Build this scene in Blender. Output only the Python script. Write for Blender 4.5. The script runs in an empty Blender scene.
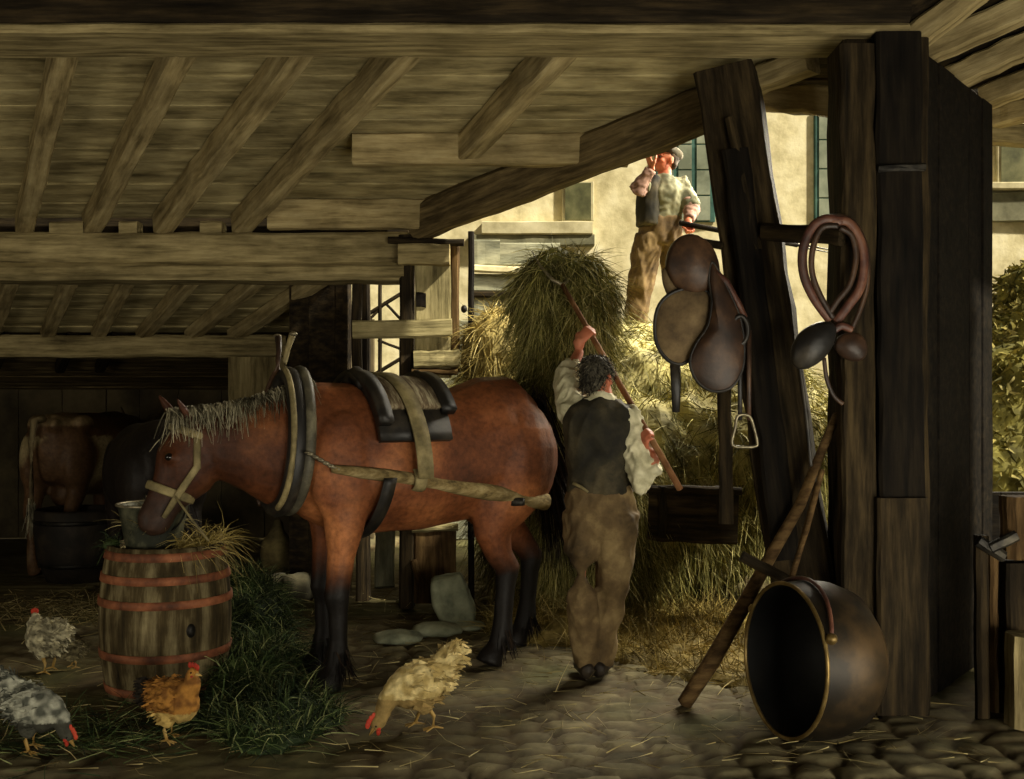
import bpy, bmesh, math, random
import numpy as np
from mathutils import Vector as V, Matrix as M, noise

random.seed(7)
rng = np.random.default_rng(7)
C = bpy.context.scene.collection
F, H, YH = 1100.0, 1.45, 400.0          # focal length in pixels, eye height, horizon row


def P(x, y, Y):
    """world point seen at pixel (x, y) at distance Y"""
    return V(((x - 512) / F * Y, Y, H - (y - YH) / F * Y))


def G(x, y, z=0.0):
    Y = F * (H - z) / (y - YH)
    return V(((x - 512) / F * Y, Y, z))


def lin(c):
    out = []
    for v in c:
        v = v / 255.0
        out.append(v / 12.92 if v <= 0.04045 else ((v + 0.055) / 1.055) ** 2.4)
    return tuple(out)


def lin4(c):
    return lin(c) + (1.0,)


# ------------------------------------------------------------------ materials
def _base(name):
    m = bpy.data.materials.new(name)
    m.use_nodes = True
    nt = m.node_tree
    b = nt.nodes['Principled BSDF']
    return m, nt, b


def _ramp(nt, stops):
    r = nt.nodes.new('ShaderNodeValToRGB')
    e = r.color_ramp.elements
    while len(e) < len(stops):
        e.new(0.5)
    for k, (p, c) in enumerate(stops):
        e[k].position = p
        e[k].color = lin4(c)
    return r


def _noise(nt, vec, scale, detail=5.0, rough=0.6):
    n = nt.nodes.new('ShaderNodeTexNoise')
    n.inputs['Scale'].default_value = scale
    n.inputs['Detail'].default_value = detail
    n.inputs['Roughness'].default_value = rough
    nt.links.new(vec, n.inputs['Vector'])
    return n


def _mix(nt, kind, fac, a, b):
    m = nt.nodes.new('ShaderNodeMix')
    m.data_type = 'RGBA'
    m.blend_type = kind
    if isinstance(fac, float):
        m.inputs[0].default_value = fac
    else:
        nt.links.new(fac, m.inputs[0])
    for k, s in ((6, a), (7, b)):
        if isinstance(s, tuple):
            m.inputs[k].default_value = s
        else:
            nt.links.new(s, m.inputs[k])
    return m.outputs[2]


def _bump(nt, b, h, strength, dist=0.02):
    bp = nt.nodes.new('ShaderNodeBump')
    bp.inputs['Strength'].default_value = strength
    bp.inputs['Distance'].default_value = dist
    nt.links.new(h, bp.inputs['Height'])
    nt.links.new(bp.outputs['Normal'], b.inputs['Normal'])


def _coords(nt, scale=(1, 1, 1), rnd=True):
    tc = nt.nodes.new('ShaderNodeTexCoord')
    mp = nt.nodes.new('ShaderNodeMapping')
    mp.inputs['Scale'].default_value = scale
    nt.links.new(tc.outputs['Object'], mp.inputs['Vector'])
    if rnd:
        oi = nt.nodes.new('ShaderNodeObjectInfo')
        mu = nt.nodes.new('ShaderNodeMath')
        mu.operation = 'MULTIPLY'
        mu.inputs[1].default_value = 37.0
        nt.links.new(oi.outputs['Random'], mu.inputs[0])
        nt.links.new(mu.outputs[0], mp.inputs['Location'])
    return mp.outputs['Vector'], tc.outputs['Object']


def mat_wood(name, dark, base, light, grain=(1.4, 16, 16), rough=0.85, bump=0.45, blotch=0.55):
    m, nt, b = _base(name)
    v, ob = _coords(nt, grain)
    n1 = _noise(nt, v, 1.6, 6, 0.65)
    r = _ramp(nt, [(0.30, dark), (0.48, base), (0.70, light)])
    nt.links.new(n1.outputs['Fac'], r.inputs['Fac'])
    v2, _ = _coords(nt, (2.2, 4.5, 4.5))
    n2 = _noise(nt, v2, 1.3, 5, 0.6)
    r2 = _ramp(nt, [(0.32, (95, 88, 80)), (0.62, (255, 255, 255))])
    nt.links.new(n2.outputs['Fac'], r2.inputs['Fac'])
    col = _mix(nt, 'MULTIPLY', blotch, r.outputs['Color'], r2.outputs['Color'])
    nt.links.new(col, b.inputs['Base Color'])
    b.inputs['Roughness'].default_value = rough
    b.inputs['Specular IOR Level'].default_value = 0.1
    _bump(nt, b, n1.outputs['Fac'], bump)
    return m


def mat_mottle(name, c1, c2, c3, scale=6.0, rough=0.8, bump=0.3, metal=0.0, stretch=(1, 1, 1), spec=0.3, lo=0.33, hi=0.68):
    m, nt, b = _base(name)
    v, _ = _coords(nt, stretch)
    n1 = _noise(nt, v, scale, 6, 0.62)
    r = _ramp(nt, [(lo, c1), (0.5, c2), (hi, c3)])
    nt.links.new(n1.outputs['Fac'], r.inputs['Fac'])
    nt.links.new(r.outputs['Color'], b.inputs['Base Color'])
    b.inputs['Roughness'].default_value = rough
    b.inputs['Metallic'].default_value = metal
    b.inputs['Specular IOR Level'].default_value = spec
    if bump:
        _bump(nt, b, n1.outputs['Fac'], bump)
    return m


def mat_vcol(name, rough=0.7, bump=0.25, scale=25.0, var=0.45, spec=0.3, stretch=(1, 1, 1), lowest=120, sheen=0.0):
    m, nt, b = _base(name)
    at = nt.nodes.new('ShaderNodeAttribute')
    at.attribute_name = 'Col'
    v, _ = _coords(nt, stretch, False)
    n1 = _noise(nt, v, scale, 5, 0.6)
    r = _ramp(nt, [(0.3, (lowest, lowest, lowest)), (0.65, (255, 255, 255))])
    nt.links.new(n1.outputs['Fac'], r.inputs['Fac'])
    col = _mix(nt, 'MULTIPLY', var, at.outputs['Color'], r.outputs['Color'])
    nt.links.new(col, b.inputs['Base Color'])
    b.inputs['Roughness'].default_value = rough
    b.inputs['Specular IOR Level'].default_value = spec
    if bump:
        _bump(nt, b, n1.outputs['Fac'], bump, 0.01)
    return m


def mat_blades(name, stops, rough=0.75, var=(150, 255)):
    """loose strands: every strand (mesh island) takes its own colour"""
    m, nt, b = _base(name)
    g = nt.nodes.new('ShaderNodeNewGeometry')
    r = _ramp(nt, stops)
    nt.links.new(g.outputs['Random Per Island'], r.inputs['Fac'])
    v, _ = _coords(nt, (1, 1, 1), False)
    n1 = _noise(nt, v, 5.0, 4, 0.6)
    r2 = _ramp(nt, [(0.35, (var[0],) * 3), (0.62, (var[1],) * 3)])
    nt.links.new(n1.outputs['Fac'], r2.inputs['Fac'])
    col = _mix(nt, 'MULTIPLY', 1.0, r.outputs['Color'], r2.outputs['Color'])
    nt.links.new(col, b.inputs['Base Color'])
    b.inputs['Roughness'].default_value = rough
    b.inputs['Specular IOR Level'].default_value = 0.2
    return m


# ------------------------------------------------------------------ objects
MAT = {}                                   # matrices of the roots


def tag(o, label=None, cat=None, group=None, kind=None):
    if label: o['label'] = label
    if cat: o['category'] = cat
    if group: o['group'] = group
    if kind: o['kind'] = kind
    return o


def thing(name, label, cat, loc, rotz=0.0, group=None):
    o = bpy.data.objects.new(name, None)
    o.empty_display_size = 0.1
    C.objects.link(o)
    o.location = loc
    o.rotation_euler = (0, 0, rotz)
    MAT[o.name] = M.Translation(V(loc)) @ M.Rotation(rotz, 4, 'Z')
    return tag(o, label, cat, group)


def mk(name, verts, faces, mat, parent=None, smooth=True, local=False, cols=None, origin=None):
    """one mesh object. verts in world space (local=True: already in the parent's space)"""
    a = np.array([tuple(v) for v in verts], dtype=float) if not isinstance(verts, np.ndarray) else verts
    loc = V((0, 0, 0))
    if parent is not None:
        if not local:
            inv = np.array(MAT[parent.name].inverted())
            a = a @ inv[:3, :3].T + inv[:3, 3]
        org = V(((a[:, 0].min() + a[:, 0].max()) / 2, (a[:, 1].min() + a[:, 1].max()) / 2, a[:, 2].min()))
    else:
        org = V(origin) if origin is not None else V(((a[:, 0].min() + a[:, 0].max()) / 2,
                                                       (a[:, 1].min() + a[:, 1].max()) / 2, a[:, 2].min()))
    if parent is not None and parent.type == 'MESH':
        pass
    a = a - np.array(org)
    me = bpy.data.meshes.new(name)
    if isinstance(faces, np.ndarray):
        faces = faces.tolist()
    me.from_pydata(a.tolist(), [], faces)
    if smooth:
        me.polygons.foreach_set('use_smooth', [True] * len(me.polygons))
    if cols is not None:
        at = me.color_attributes.new('Col', 'FLOAT_COLOR', 'POINT')
        c = np.ones((len(a), 4)); c[:, :3] = np.array(cols)[:, :3]
        at.data.foreach_set('color', c.ravel())
    me.update()
    o = bpy.data.objects.new(name, me)
    C.objects.link(o)
    if mat: me.materials.append(mat)
    o.location = org
    if parent is not None:
        o.parent = parent
        MAT[o.name] = MAT[parent.name] @ M.Translation(org)
    else:
        MAT[o.name] = M.Translation(org)
    return o


class Tubes:
    """collects closed lofts, balls and bars in world (or local) space"""
    def __init__(self):
        self.v, self.f = [], []

    def loft(self, st, up=(0, 0, 1), n=14, round_=0.45, power=1.0):
        up = V(up)
        pts = [V(s[0]) for s in st]
        base = len(self.v)
        k = len(pts)
        for i in range(k):
            t = (pts[min(i + 1, k - 1)] - pts[max(i - 1, 0)]).normalized()
            side = up.cross(t)
            if side.length < 1e-3:
                side = V((1, 0.01, 0)).cross(t)
            side.normalize()
            u = t.cross(side)
            a, b = st[i][1], st[i][2] if len(st[i]) > 2 else st[i][1]
            for j in range(n):
                q = 2 * math.pi * j / n
                c, s = math.cos(q), math.sin(q)
                if power != 1.0:
                    c = math.copysign(abs(c) ** power, c); s = math.copysign(abs(s) ** power, s)
                self.v.append(pts[i] + side * (a * c) + u * (b * s))
            if i == 0: t0, r0 = t, min(a, b)
            if i == k - 1: t1, r1 = t, min(a, b)
        for i in range(k - 1):
            for j in range(n):
                a = base + i * n + j; b = base + i * n + (j + 1) % n
                self.f.append((a, b, b + n, a + n))
        c0 = len(self.v); self.v.append(pts[0] - t0 * r0 * round_)
        c1 = len(self.v); self.v.append(pts[-1] + t1 * r1 * round_)
        e = base + (k - 1) * n
        for j in range(n):
            self.f.append((c0, base + (j + 1) % n, base + j))
            self.f.append((c1, e + j, e + (j + 1) % n))
        return self

    def tube(self, pts, rad, n=10, up=(0, 0, 1), round_=0.45):
        if not hasattr(rad, '__len__'): rad = [rad] * len(pts)
        return self.loft([(p, r, r) for p, r in zip(pts, rad)], up, n, round_)

    def ring(self, pts, a, b=None, n=8, nrm=(0, 1, 0)):
        """closed tube along a closed path; a half width across nrm, b half width along nrm"""
        b = b or a
        nrm = V(nrm).normalized()
        base = len(self.v); k = len(pts)
        for i in range(k):
            t = (V(pts[(i + 1) % k]) - V(pts[i - 1])).normalized()
            s = nrm.cross(t).normalized(); u = t.cross(s)
            for j in range(n):
                q = 2 * math.pi * j / n
                self.v.append(V(pts[i]) + s * a * math.cos(q) + u * b * math.sin(q))
        for i in range(k):
            for j in range(n):
                i2 = (i + 1) % k
                self.f.append((base + i * n + j, base + i * n + (j + 1) % n, base + i2 * n + (j + 1) % n, base + i2 * n + j))
        return self

    def ell(self, c, r, R=None, n=14, m=9):
        c = V(c)
        R = R or M.Identity(3)
        if not hasattr(r, '__len__'): r = (r, r, r)
        base = len(self.v)
        for i in range(1, m):
            th = math.pi * i / m
            for j in range(n):
                q = 2 * math.pi * j / n
                self.v.append(c + R @ V((r[0] * math.sin(th) * math.cos(q), r[1] * math.sin(th) * math.sin(q), -r[2] * math.cos(th))))
        for i in range(m - 2):
            for j in range(n):
                a = base + i * n + j; b = base + i * n + (j + 1) % n
                self.f.append((a, b, b + n, a + n))
        c0 = len(self.v); self.v.append(c + R @ V((0, 0, -r[2])))
        c1 = len(self.v); self.v.append(c + R @ V((0, 0, r[2])))
        e = base + (m - 2) * n
        for j in range(n):
            self.f.append((c0, base + (j + 1) % n, base + j))
            self.f.append((c1, e + j, e + (j + 1) % n))
        return self

    def bar(self, p0, p1, w, h, ch=0.012, up=(0, 0, 1), n=8, jit=0.0):
        """timber with chamfered edges and hewn wobble"""
        p0, p1 = V(p0), V(p1)
        t = (p1 - p0).normalized()
        side = V(up).cross(t)
        if side.length < 1e-3: side = V((1, 0, 0)).cross(t)
        side.normalize(); u = t.cross(side)
        a, b = w / 2, h / 2
        c = min(ch, a * 0.6, b * 0.6)
        sec = [(a, -b + c), (a, b - c), (a - c, b), (-a + c, b), (-a, b - c), (-a, -b + c), (-a + c, -b), (a - c, -b)]
        base = len(self.v)
        for i in range(n + 1):
            p = p0.lerp(p1, i / n)
            du, ds = random.uniform(-jit, jit), random.uniform(-jit, jit)
            for x, y in sec:
                self.v.append(p + side * (x + ds + random.uniform(-jit, jit) * .5) + u * (y + du + random.uniform(-jit, jit) * .5))
        for i in range(n):
            for j in range(8):
                q = base + i * 8 + j; r = base + i * 8 + (j + 1) % 8
                self.f.append((q, r, r + 8, q + 8))
        self.f.append(tuple(base + j for j in reversed(range(8))))
        self.f.append(tuple(base + n * 8 + j for j in range(8)))
        return self

    def plate(self, pts, thick, bulge, nrm=(0, -1, 0), cen=None):
        """domed plate on an outline: thickness along nrm, bulging towards nrm"""
        nrm = V(nrm).normalized()
        pts = [V(p) for p in pts]
        c = V(cen) if cen is not None else sum(pts, V()) / len(pts)
        k = len(pts); base = len(self.v)
        rings = [1.0, 0.97, 0.85, 0.62, 0.34]
        for sgn in (1, -1):
            for r in rings:
                for p in pts:
                    off = bulge * (1 - r * r) + sgn * thick / 2 * (1.0 if r < 1 else 0.45)
                    self.v.append(c + (p - c) * r + nrm * off)
            self.v.append(c + nrm * (bulge + sgn * thick / 2))
        nr = len(rings); blk = nr * k + 1
        area = sum(((pts[i] - c).cross(pts[(i + 1) % k] - c) for i in range(k)), V())
        flip = area.dot(nrm) < 0
        fs = []
        for s in (0, 1):
            o = base + s * blk
            for i in range(nr - 1):
                for j in range(k):
                    q = (o + i * k + j, o + i * k + (j + 1) % k, o + (i + 1) * k + (j + 1) % k, o + (i + 1) * k + j)
                    fs.append(q if s == 0 else q[::-1])
            for j in range(k):
                q = (o + (nr - 1) * k + j, o + (nr - 1) * k + (j + 1) % k, o + nr * k)
                fs.append(q if s == 0 else q[::-1])
        for j in range(k):
            fs.append((base + blk + j, base + blk + (j + 1) % k, base + (j + 1) % k, base + j))
        self.f += [q[::-1] for q in fs] if flip else fs
        return self

    def build(self, name, mat, parent=None, smooth=True, local=False, cols=None, origin=None):
        return mk(name, self.v, self.f, mat, parent, smooth, local, cols, origin)

    def grown(self, voxel=0.01, smooth=4, disp=None):
        """melt everything collected into one continuous surface; returns (verts, faces)"""
        me = bpy.data.meshes.new('tmp')
        me.from_pydata([tuple(v) for v in self.v], [], self.f)
        o = bpy.data.objects.new('tmp', me)
        C.objects.link(o)
        r = o.modifiers.new('r', 'REMESH'); r.mode = 'VOXEL'; r.voxel_size = voxel
        if smooth:
            s = o.modifiers.new('s', 'SMOOTH'); s.factor = 0.5; s.iterations = smooth
        dg = bpy.context.evaluated_depsgraph_get()
        ev = bpy.data.meshes.new_from_object(o.evaluated_get(dg))
        n = len(ev.vertices)
        a = np.empty(n * 3); ev.vertices.foreach_get('co', a); a = a.reshape(-1, 3)
        if disp:
            nn = np.empty(n * 3); ev.vertices.foreach_get('normal', nn); nn = nn.reshape(-1, 3)
            d = np.array([disp(V(p)) for p in a])
            a = a + nn * d[:, None]
        f = [tuple(p.vertices) for p in ev.polygons]
        bpy.data.objects.remove(o); bpy.data.meshes.remove(me); bpy.data.meshes.remove(ev)
        return a, f

    def grow(self, name, mat, parent=None, voxel=0.01, smooth=4, disp=None, colfn=None, local=False, origin=None):
        a, f = self.grown(voxel, smooth, disp)
        cols = [colfn(p) for p in a] if colfn else None
        return mk(name, a, f, mat, parent, True, local, cols, origin)


def bar(name, p0, p1, w, h, mat, parent=None, ch=0.014, up=(0, 0, 1), n=10, jit=0.004, anchor='c'):
    """a timber as one object, its grain along its own X axis. anchor b / t: the line is its bottom / top"""
    p0, p1 = V(p0), V(p1)
    t = (p1 - p0).normalized()
    side = V(up).cross(t)
    if side.length < 1e-3: side = V((0, 1, 0)).cross(t)
    side.normalize(); u = t.cross(side)
    L = (p1 - p0).length
    off = {'c': 0, 'b': h / 2, 't': -h / 2}[anchor]
    T = Tubes().bar((0, 0, off), (L, 0, off), w, h, ch, (0, 0, 1), n, jit)
    me = bpy.data.meshes.new(name)
    me.from_pydata([tuple(v) for v in T.v], [], T.f)
    me.materials.append(mat)
    o = bpy.data.objects.new(name, me)
    C.objects.link(o)
    W = M((t.to_4d(), side.to_4d(), u.to_4d(), (0, 0, 0, 1))).transposed()
    for k in range(3): W[3][k] = 0
    W = M.Translation(p0) @ W
    W[3] = (0, 0, 0, 1)
    if parent is not None:
        o.parent = parent
        o.matrix_local = MAT[parent.name].inverted() @ W
    else:
        o.matrix_world = W
    MAT[o.name] = W
    return o


def strands(p, d, L, W, droop=0.2, seg=3, kink=0.25):
    """arrays of thin tapering blades: points, directions, lengths, widths"""
    N = len(p)
    d = d / (np.linalg.norm(d, axis=1)[:, None] + 1e-9)
    s = np.cross(d, rng.normal(size=(N, 3))); s /= np.linalg.norm(s, axis=1)[:, None] + 1e-9
    bend = np.cross(d, s) * rng.normal(size=(N, 1)) * kink
    vs = []
    for k in range(seg + 1):
        q = k / seg
        c = p + d * (L * q)[:, None] + bend * (L * q * q)[:, None]
        c[:, 2] -= droop * L * q * q
        w = (W * (1.0 - 0.75 * q) * 0.5)[:, None]
        vs += [c - s * w, c + s * w]
    v = np.stack(vs, 1).reshape(-1, 3)                   # (N*(2*(seg+1)))
    m = 2 * (seg + 1)
    base = (np.arange(N) * m)[:, None]
    fs = []
    for k in range(seg):
        fs.append(base + np.array([[2 * k, 2 * k + 1, 2 * k + 3, 2 * k + 2]]))
    f = np.stack(fs, 1).reshape(-1, 4)
    return v, f


def surf_samples(a, f, N, keep=None):
    """random points and normals on faces"""
    cen = np.array([a[list(q)].mean(0) for q in f])
    nr = np.array([np.cross(a[q[1]] - a[q[0]], a[q[2]] - a[q[0]]) for q in f])
    nr /= np.linalg.norm(nr, axis=1)[:, None] + 1e-12
    if keep is not None:
        k = keep(cen, nr); cen, nr = cen[k], nr[k]
    i = rng.integers(0, len(cen), N)
    return cen[i] + rng.normal(size=(N, 3)) * 0.008, nr[i]


def heap(name, T, mat, N, L=(.12, .35), W=(.004, .008), down=0.7, out=0.45, rand=0.6, voxel=0.05, disp=0.05, dscale=4.0,
         droop=0.3, keep=None, parent=None, body=True, flow=None, origin=None):
    """a body of hay / grass / leaves: a lumpy core covered with loose strands, all one object"""
    a, f = T.grown(voxel, 3, (lambda p: noise.noise(p * dscale) * disp + noise.noise(p * dscale * 2.7) * disp * .5))
    p, n = surf_samples(a, f, N, keep)
    d = n * out + np.array([[0, 0, -down]]) + rng.normal(size=(N, 3)) * rand
    if flow is not None: d = d + np.array([flow])
    LL = rng.uniform(L[0], L[1], N); WW = rng.uniform(W[0], W[1], N)
    v, g = strands(p, d, LL, WW, droop)
    if body:
        v = np.vstack([a, v])
        faces = f + (g + len(a)).tolist()
    else:
        faces = g.tolist()
    return mk(name, v, faces, mat, parent, False, origin=origin)
# ------------------------------------------------------------------ materials in use
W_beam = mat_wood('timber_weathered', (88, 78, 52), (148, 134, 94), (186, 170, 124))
W_raft = mat_wood('rafter_wood', (116, 102, 68), (164, 147, 104), (194, 178, 132))
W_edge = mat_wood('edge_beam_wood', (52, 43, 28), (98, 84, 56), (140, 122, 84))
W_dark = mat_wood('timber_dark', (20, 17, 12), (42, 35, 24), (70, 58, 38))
W_post = mat_wood('post_wood', (20, 16, 10), (45, 37, 24), (78, 65, 42))
W_old = mat_wood('black_oak', (12, 11, 8), (24, 20, 15), (40, 34, 24))
W_board = mat_wood('ceiling_boards_wood', (112, 102, 70), (168, 154, 110), (202, 188, 140), grain=(1.2, 7, 7), blotch=0.6)
W_gate = mat_wood('gate_wood', (84, 76, 52), (156, 145, 103), (192, 178, 132))
W_brown = mat_wood('brown_board', (46, 34, 20), (88, 68, 42), (124, 100, 64))
W_pole = mat_wood('pole_wood', (78, 66, 40), (136, 118, 78), (184, 166, 120), grain=(2, 14, 14))
W_grey = mat_wood('grey_fence', (96, 98, 84), (140, 140, 118), (176, 174, 146), grain=(1.2, 8, 8))
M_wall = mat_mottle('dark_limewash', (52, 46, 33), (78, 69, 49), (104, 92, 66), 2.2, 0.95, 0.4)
M_plaster = mat_mottle('house_plaster', (188, 176, 134), (220, 208, 165), (240, 230, 192), 3.4, 0.9, 0.7)
M_sill = mat_mottle('house_sill', (168, 158, 122), (200, 190, 152), (222, 212, 176), 3, 0.9, 0.3)
M_ledge = mat_mottle('house_ledge', (88, 86, 66), (116, 114, 90), (142, 138, 110), 3, 0.9, 0.3)
M_teal = mat_mottle('teal_paint', (40, 70, 64), (58, 94, 84), (82, 118, 106), 5, 0.6, 0.2)
M_pane = mat_mottle('window_pane', (112, 118, 100), (140, 146, 126), (166, 170, 148), 2, 0.25, 0.05, spec=0.5)
M_pane2 = mat_mottle('dull_pane', (64, 66, 42), (92, 92, 60), (118, 116, 80), 4, 0.4, 0.05, spec=0.5)
M_stone = mat_mottle('grey_stone', (96, 100, 82), (138, 142, 116), (172, 174, 146), 5, 0.9, 0.6)
M_iron = mat_mottle('black_iron', (18, 17, 15), (34, 32, 28), (64, 60, 50), 9, 0.5, 0.3, metal=0.6)
M_leather_d = mat_mottle('black_leather', (14, 13, 12), (28, 25, 21), (58, 52, 42), 7, 0.5, 0.25, spec=0.45)
M_leather_b = mat_mottle('brown_leather', (30, 19, 12), (54, 36, 23), (90, 64, 41), 6, 0.5, 0.25, spec=0.45)
M_leather_r = mat_mottle('red_brown_leather', (46, 26, 20), (84, 50, 38), (124, 84, 62), 6, 0.5, 0.25, spec=0.45)
M_lining = mat_mottle('tan_lining', (68, 55, 37), (96, 79, 53), (122, 103, 72), 8, 0.8, 0.3)
M_strap = mat_mottle('olive_strap', (84, 76, 50), (122, 110, 74), (160, 146, 102), 9, 0.7, 0.3)
M_steel = mat_mottle('worn_steel', (90, 84, 70), (134, 126, 104), (176, 166, 136), 12, 0.4, 0.2, metal=0.7)
M_hay = mat_blades('hay', [(0.0, (80, 80, 36)), (0.35, (126, 121, 60)), (0.7, (172, 162, 92)), (1.0, (218, 206, 140))])
M_haygold = mat_blades('hay_golden', [(0.0, (112, 96, 44)), (0.4, (158, 138, 72)), (0.75, (196, 174, 100)), (1.0, (228, 208, 140))])
M_grass = mat_blades('green_fodder', [(0.0, (26, 38, 20)), (0.45, (52, 70, 36)), (0.8, (92, 108, 58)), (1.0, (168, 172, 116))])
M_straw = mat_blades('loose_straw', [(0.0, (84, 72, 40)), (0.5, (138, 122, 74)), (1.0, (204, 188, 132))])
M_leaf = mat_blades('bush_leaf', [(0.0, (78, 76, 32)), (0.5, (128, 120, 56)), (0.85, (168, 154, 84)), (1.0, (200, 186, 118))])

# ------------------------------------------------------------------ floor: cobbles trodden into earth
def axis(lo, d0, d1, hi, fine, n_out):
    a = lo + (d0 - lo) * (np.linspace(0, 1, n_out, endpoint=False))
    b = np.arange(d0, d1, fine)
    c = d1 + (hi - d1) * (np.linspace(0, 1, n_out + 1))
    return np.concatenate([a, b, c])


def make_floor():
    X = axis(-9, -3.3, 3.0, 12, 0.032, 14)
    Y = axis(-3, 3.9, 9.2, 16.5, 0.032, 14)
    gx, gy = np.meshgrid(X, Y)
    s = 0.19                                            # cobble size
    best = np.full(gx.shape, 9.0); sec = np.full(gx.shape, 9.0); idv = np.zeros(gx.shape)
    u, v = gx / s, gy / (s * 0.8)
    ix, iy = np.floor(u), np.floor(v)

    def h2(a, b, k):
        q = np.sin(a * 127.1 + b * 311.7 + k * 74.7) * 43758.5453
        return q - np.floor(q)
    for dx in (-1, 0, 1):
        for dy in (-1, 0, 1):
            cx, cy = ix + dx, iy + dy
            d = np.hypot(cx + 0.15 + 0.7 * h2(cx, cy, 1) - u, cy + 0.15 + 0.7 * h2(cx, cy, 2) - v)
            near = d < best
            sec = np.where(near, best, np.minimum(sec, d))
            idv = np.where(near, h2(cx, cy, 3), idv)
            best = np.where(near, d, best)
    edge = np.clip((sec - best) / 0.34, 0, 1)
    pt = np.stack([gx.ravel(), gy.ravel()], 1)
    n1 = np.array([noise.noise((p[0] * .9, p[1] * .9, 3.3)) for p in pt]).reshape(gx.shape)
    n2 = np.array([noise.noise((p[0] * 3.1, p[1] * 3.1, 9.1)) for p in pt]).reshape(gx.shape)
    buried = np.clip(0.5 + n1 * 1.6, 0.0, 1.0)         # how deep the earth lies over the cobbles
    dome = edge * (2 - edge)
    Z = -0.045 + 0.045 * dome * (1 - 0.75 * buried) * (0.7 + 0.3 * idv) + 0.03 * buried + 0.006 * n2
    Z = np.minimum(Z, 0.0)
    stone = np.stack([0.0 * idv + lin((120, 112, 82))[k] * (0.62 + 0.75 * idv) for k in range(3)], -1)
    earth = np.stack([np.full(gx.shape, lin((84, 70, 45))[k]) for k in range(3)], -1)
    moss = np.stack([np.full(gx.shape, lin((84, 88, 46))[k]) for k in range(3)], -1)
    f = (np.clip(edge * 1.4 - 0.25, 0, 1) * (1 - 0.7 * buried))[..., None]
    col = earth * (1 - f) + stone * f
    g = np.clip(n1 * 1.2 - n2 * .8 - 0.1, 0, .55)[..., None]
    col = col * (1 - g) + moss * g
    ny, nx = gx.shape
    vs = np.stack([gx.ravel(), gy.ravel(), Z.ravel()], 1)
    i = np.arange(ny - 1)[:, None] * nx + np.arange(nx - 1)[None, :]
    fc = np.stack([i, i + 1, i + nx + 1, i + nx], -1).reshape(-1, 4)
    o = mk('floor', vs, fc, mat_vcol('cobbled_earth', 0.92, 0.5, 9, 0.6, 0.2, lowest=110), None, True, cols=col.reshape(-1, 3), origin=(0, 0, 0))
    tag(o, kind='structure')


make_floor()

# ------------------------------------------------------------------ roof of the near bay
YA0, YA1, YB = 5.08, 5.47, 7.6
SL = -0.249                                             # fall of the roof per metre
def zr(Y): return 3.15 + SL * (Y - YA1)                 # underside of rafters
RH = 0.17                                               # rafter height

def wall(name, p0, p1, z0, z1, t, mat, bw=0.22):
    """upright boards side by side"""
    T = Tubes(); p0, p1 = V(p0), V(p1); L = (p1 - p0).length; d = (p1 - p0) / L; s = 0.0
    nrm = V((-d.y, d.x, 0))
    while s < L - .01:
        e = min(s + bw * random.uniform(.8, 1.2), L)
        m = p0 + d * (s + e) / 2 + nrm * random.uniform(-.006, .006)
        T.bar(m + V((0, 0, z0)), m + V((0, 0, z1)), (e - s) * .985, t, .005, nrm, 8, .002)
        s = e
    return tag(T.build(name, mat, smooth=False), kind='structure')


def boards(name, x0, x1, y0, y1, z0, zfn, mat, wid=0.17, clip=None):
    """roof boarding running across the rafters, each board slightly off its neighbours"""
    T = Tubes()
    y = y0
    while y < y1:
        e = min(y + wid * random.uniform(.85, 1.15), y1)
        a, b = x0, x1
        if clip: a, b = clip(y, e)
        dz = random.uniform(-.006, .006)
        m = (y + e) / 2
        th = math.atan((zfn(e) - zfn(y)) / (e - y))
        T.bar((a, m, zfn(m) + z0 + dz), (b, m, zfn(m) + z0 + dz), (e - y) * 0.985 / math.cos(th), 0.03, .004,
              (0, -math.sin(th), math.cos(th)), 6, .002)
        y = e
    return tag(T.build(name, mat, smooth=False, origin=(x0, y0, 0)), kind='structure')


def edge_clip(y, e):
    m = (y + e) / 2
    return -5.6, (1.9 if m < 5.5 else 1.78 - 1.127 * (m - 5.47) + .02)


boards('ceiling', -5.6, 1.9, YA0 - .1, YB + .2, RH + .02, zr, W_board, clip=edge_clip)

# one front tie beam in two tones: lit soffit and shaded face painted in
tag(bar('lit_soffit_strip', (-5.6, (YA0 + YA1) / 2, 3.15), (1.84, (YA0 + YA1) / 2, 3.15), YA1 - YA0, .045, W_beam, ch=.012, n=26, jit=.003, anchor='b'),
    'long underside of the front beam, lit tone in its colour, across the top of the picture', 'beam')
tag(bar('shaded_front_beam', (-5.6, YA0 + .19, 3.193), (1.84, YA0 + .19, 3.193), .40, .60, W_dark, ch=.03, n=26, jit=.006, anchor='b'),
    'thick front beam at the top, its shaded face coloured dark', 'beam')

# back beam of the near bay: face, chamfered lower ledge
zB = zr(YB)
def px_span(Y, x0, x1): return (x0 - 512) / F * Y, (x1 - 512) / F * Y
bx0, bx1 = px_span(YB, -160, 432)
zb = P(0, 262, YB)[2]
tag(bar('tie_beam', (bx0, YB + .16, zb), (bx1, YB + .16, zb), .32, P(0, 232, YB)[2] - zb, W_beam, ch=.02, n=22, jit=.006, anchor='b'),
    'broad horizontal beam carrying the lower ends of the four long rafters', 'beam')
bx1b = px_span(YB, 0, 404)[1]
zc = P(0, 280, YB)[2]
tag(bar('ledger_beam', (bx0, YB + .17, zc), (bx1b, YB + .17, zc), .38, zb - zc + .002, W_beam, ch=.075, n=22, jit=.004, anchor='b'),
    'pale ledger timber fixed right under the broad horizontal beam', 'beam')
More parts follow.
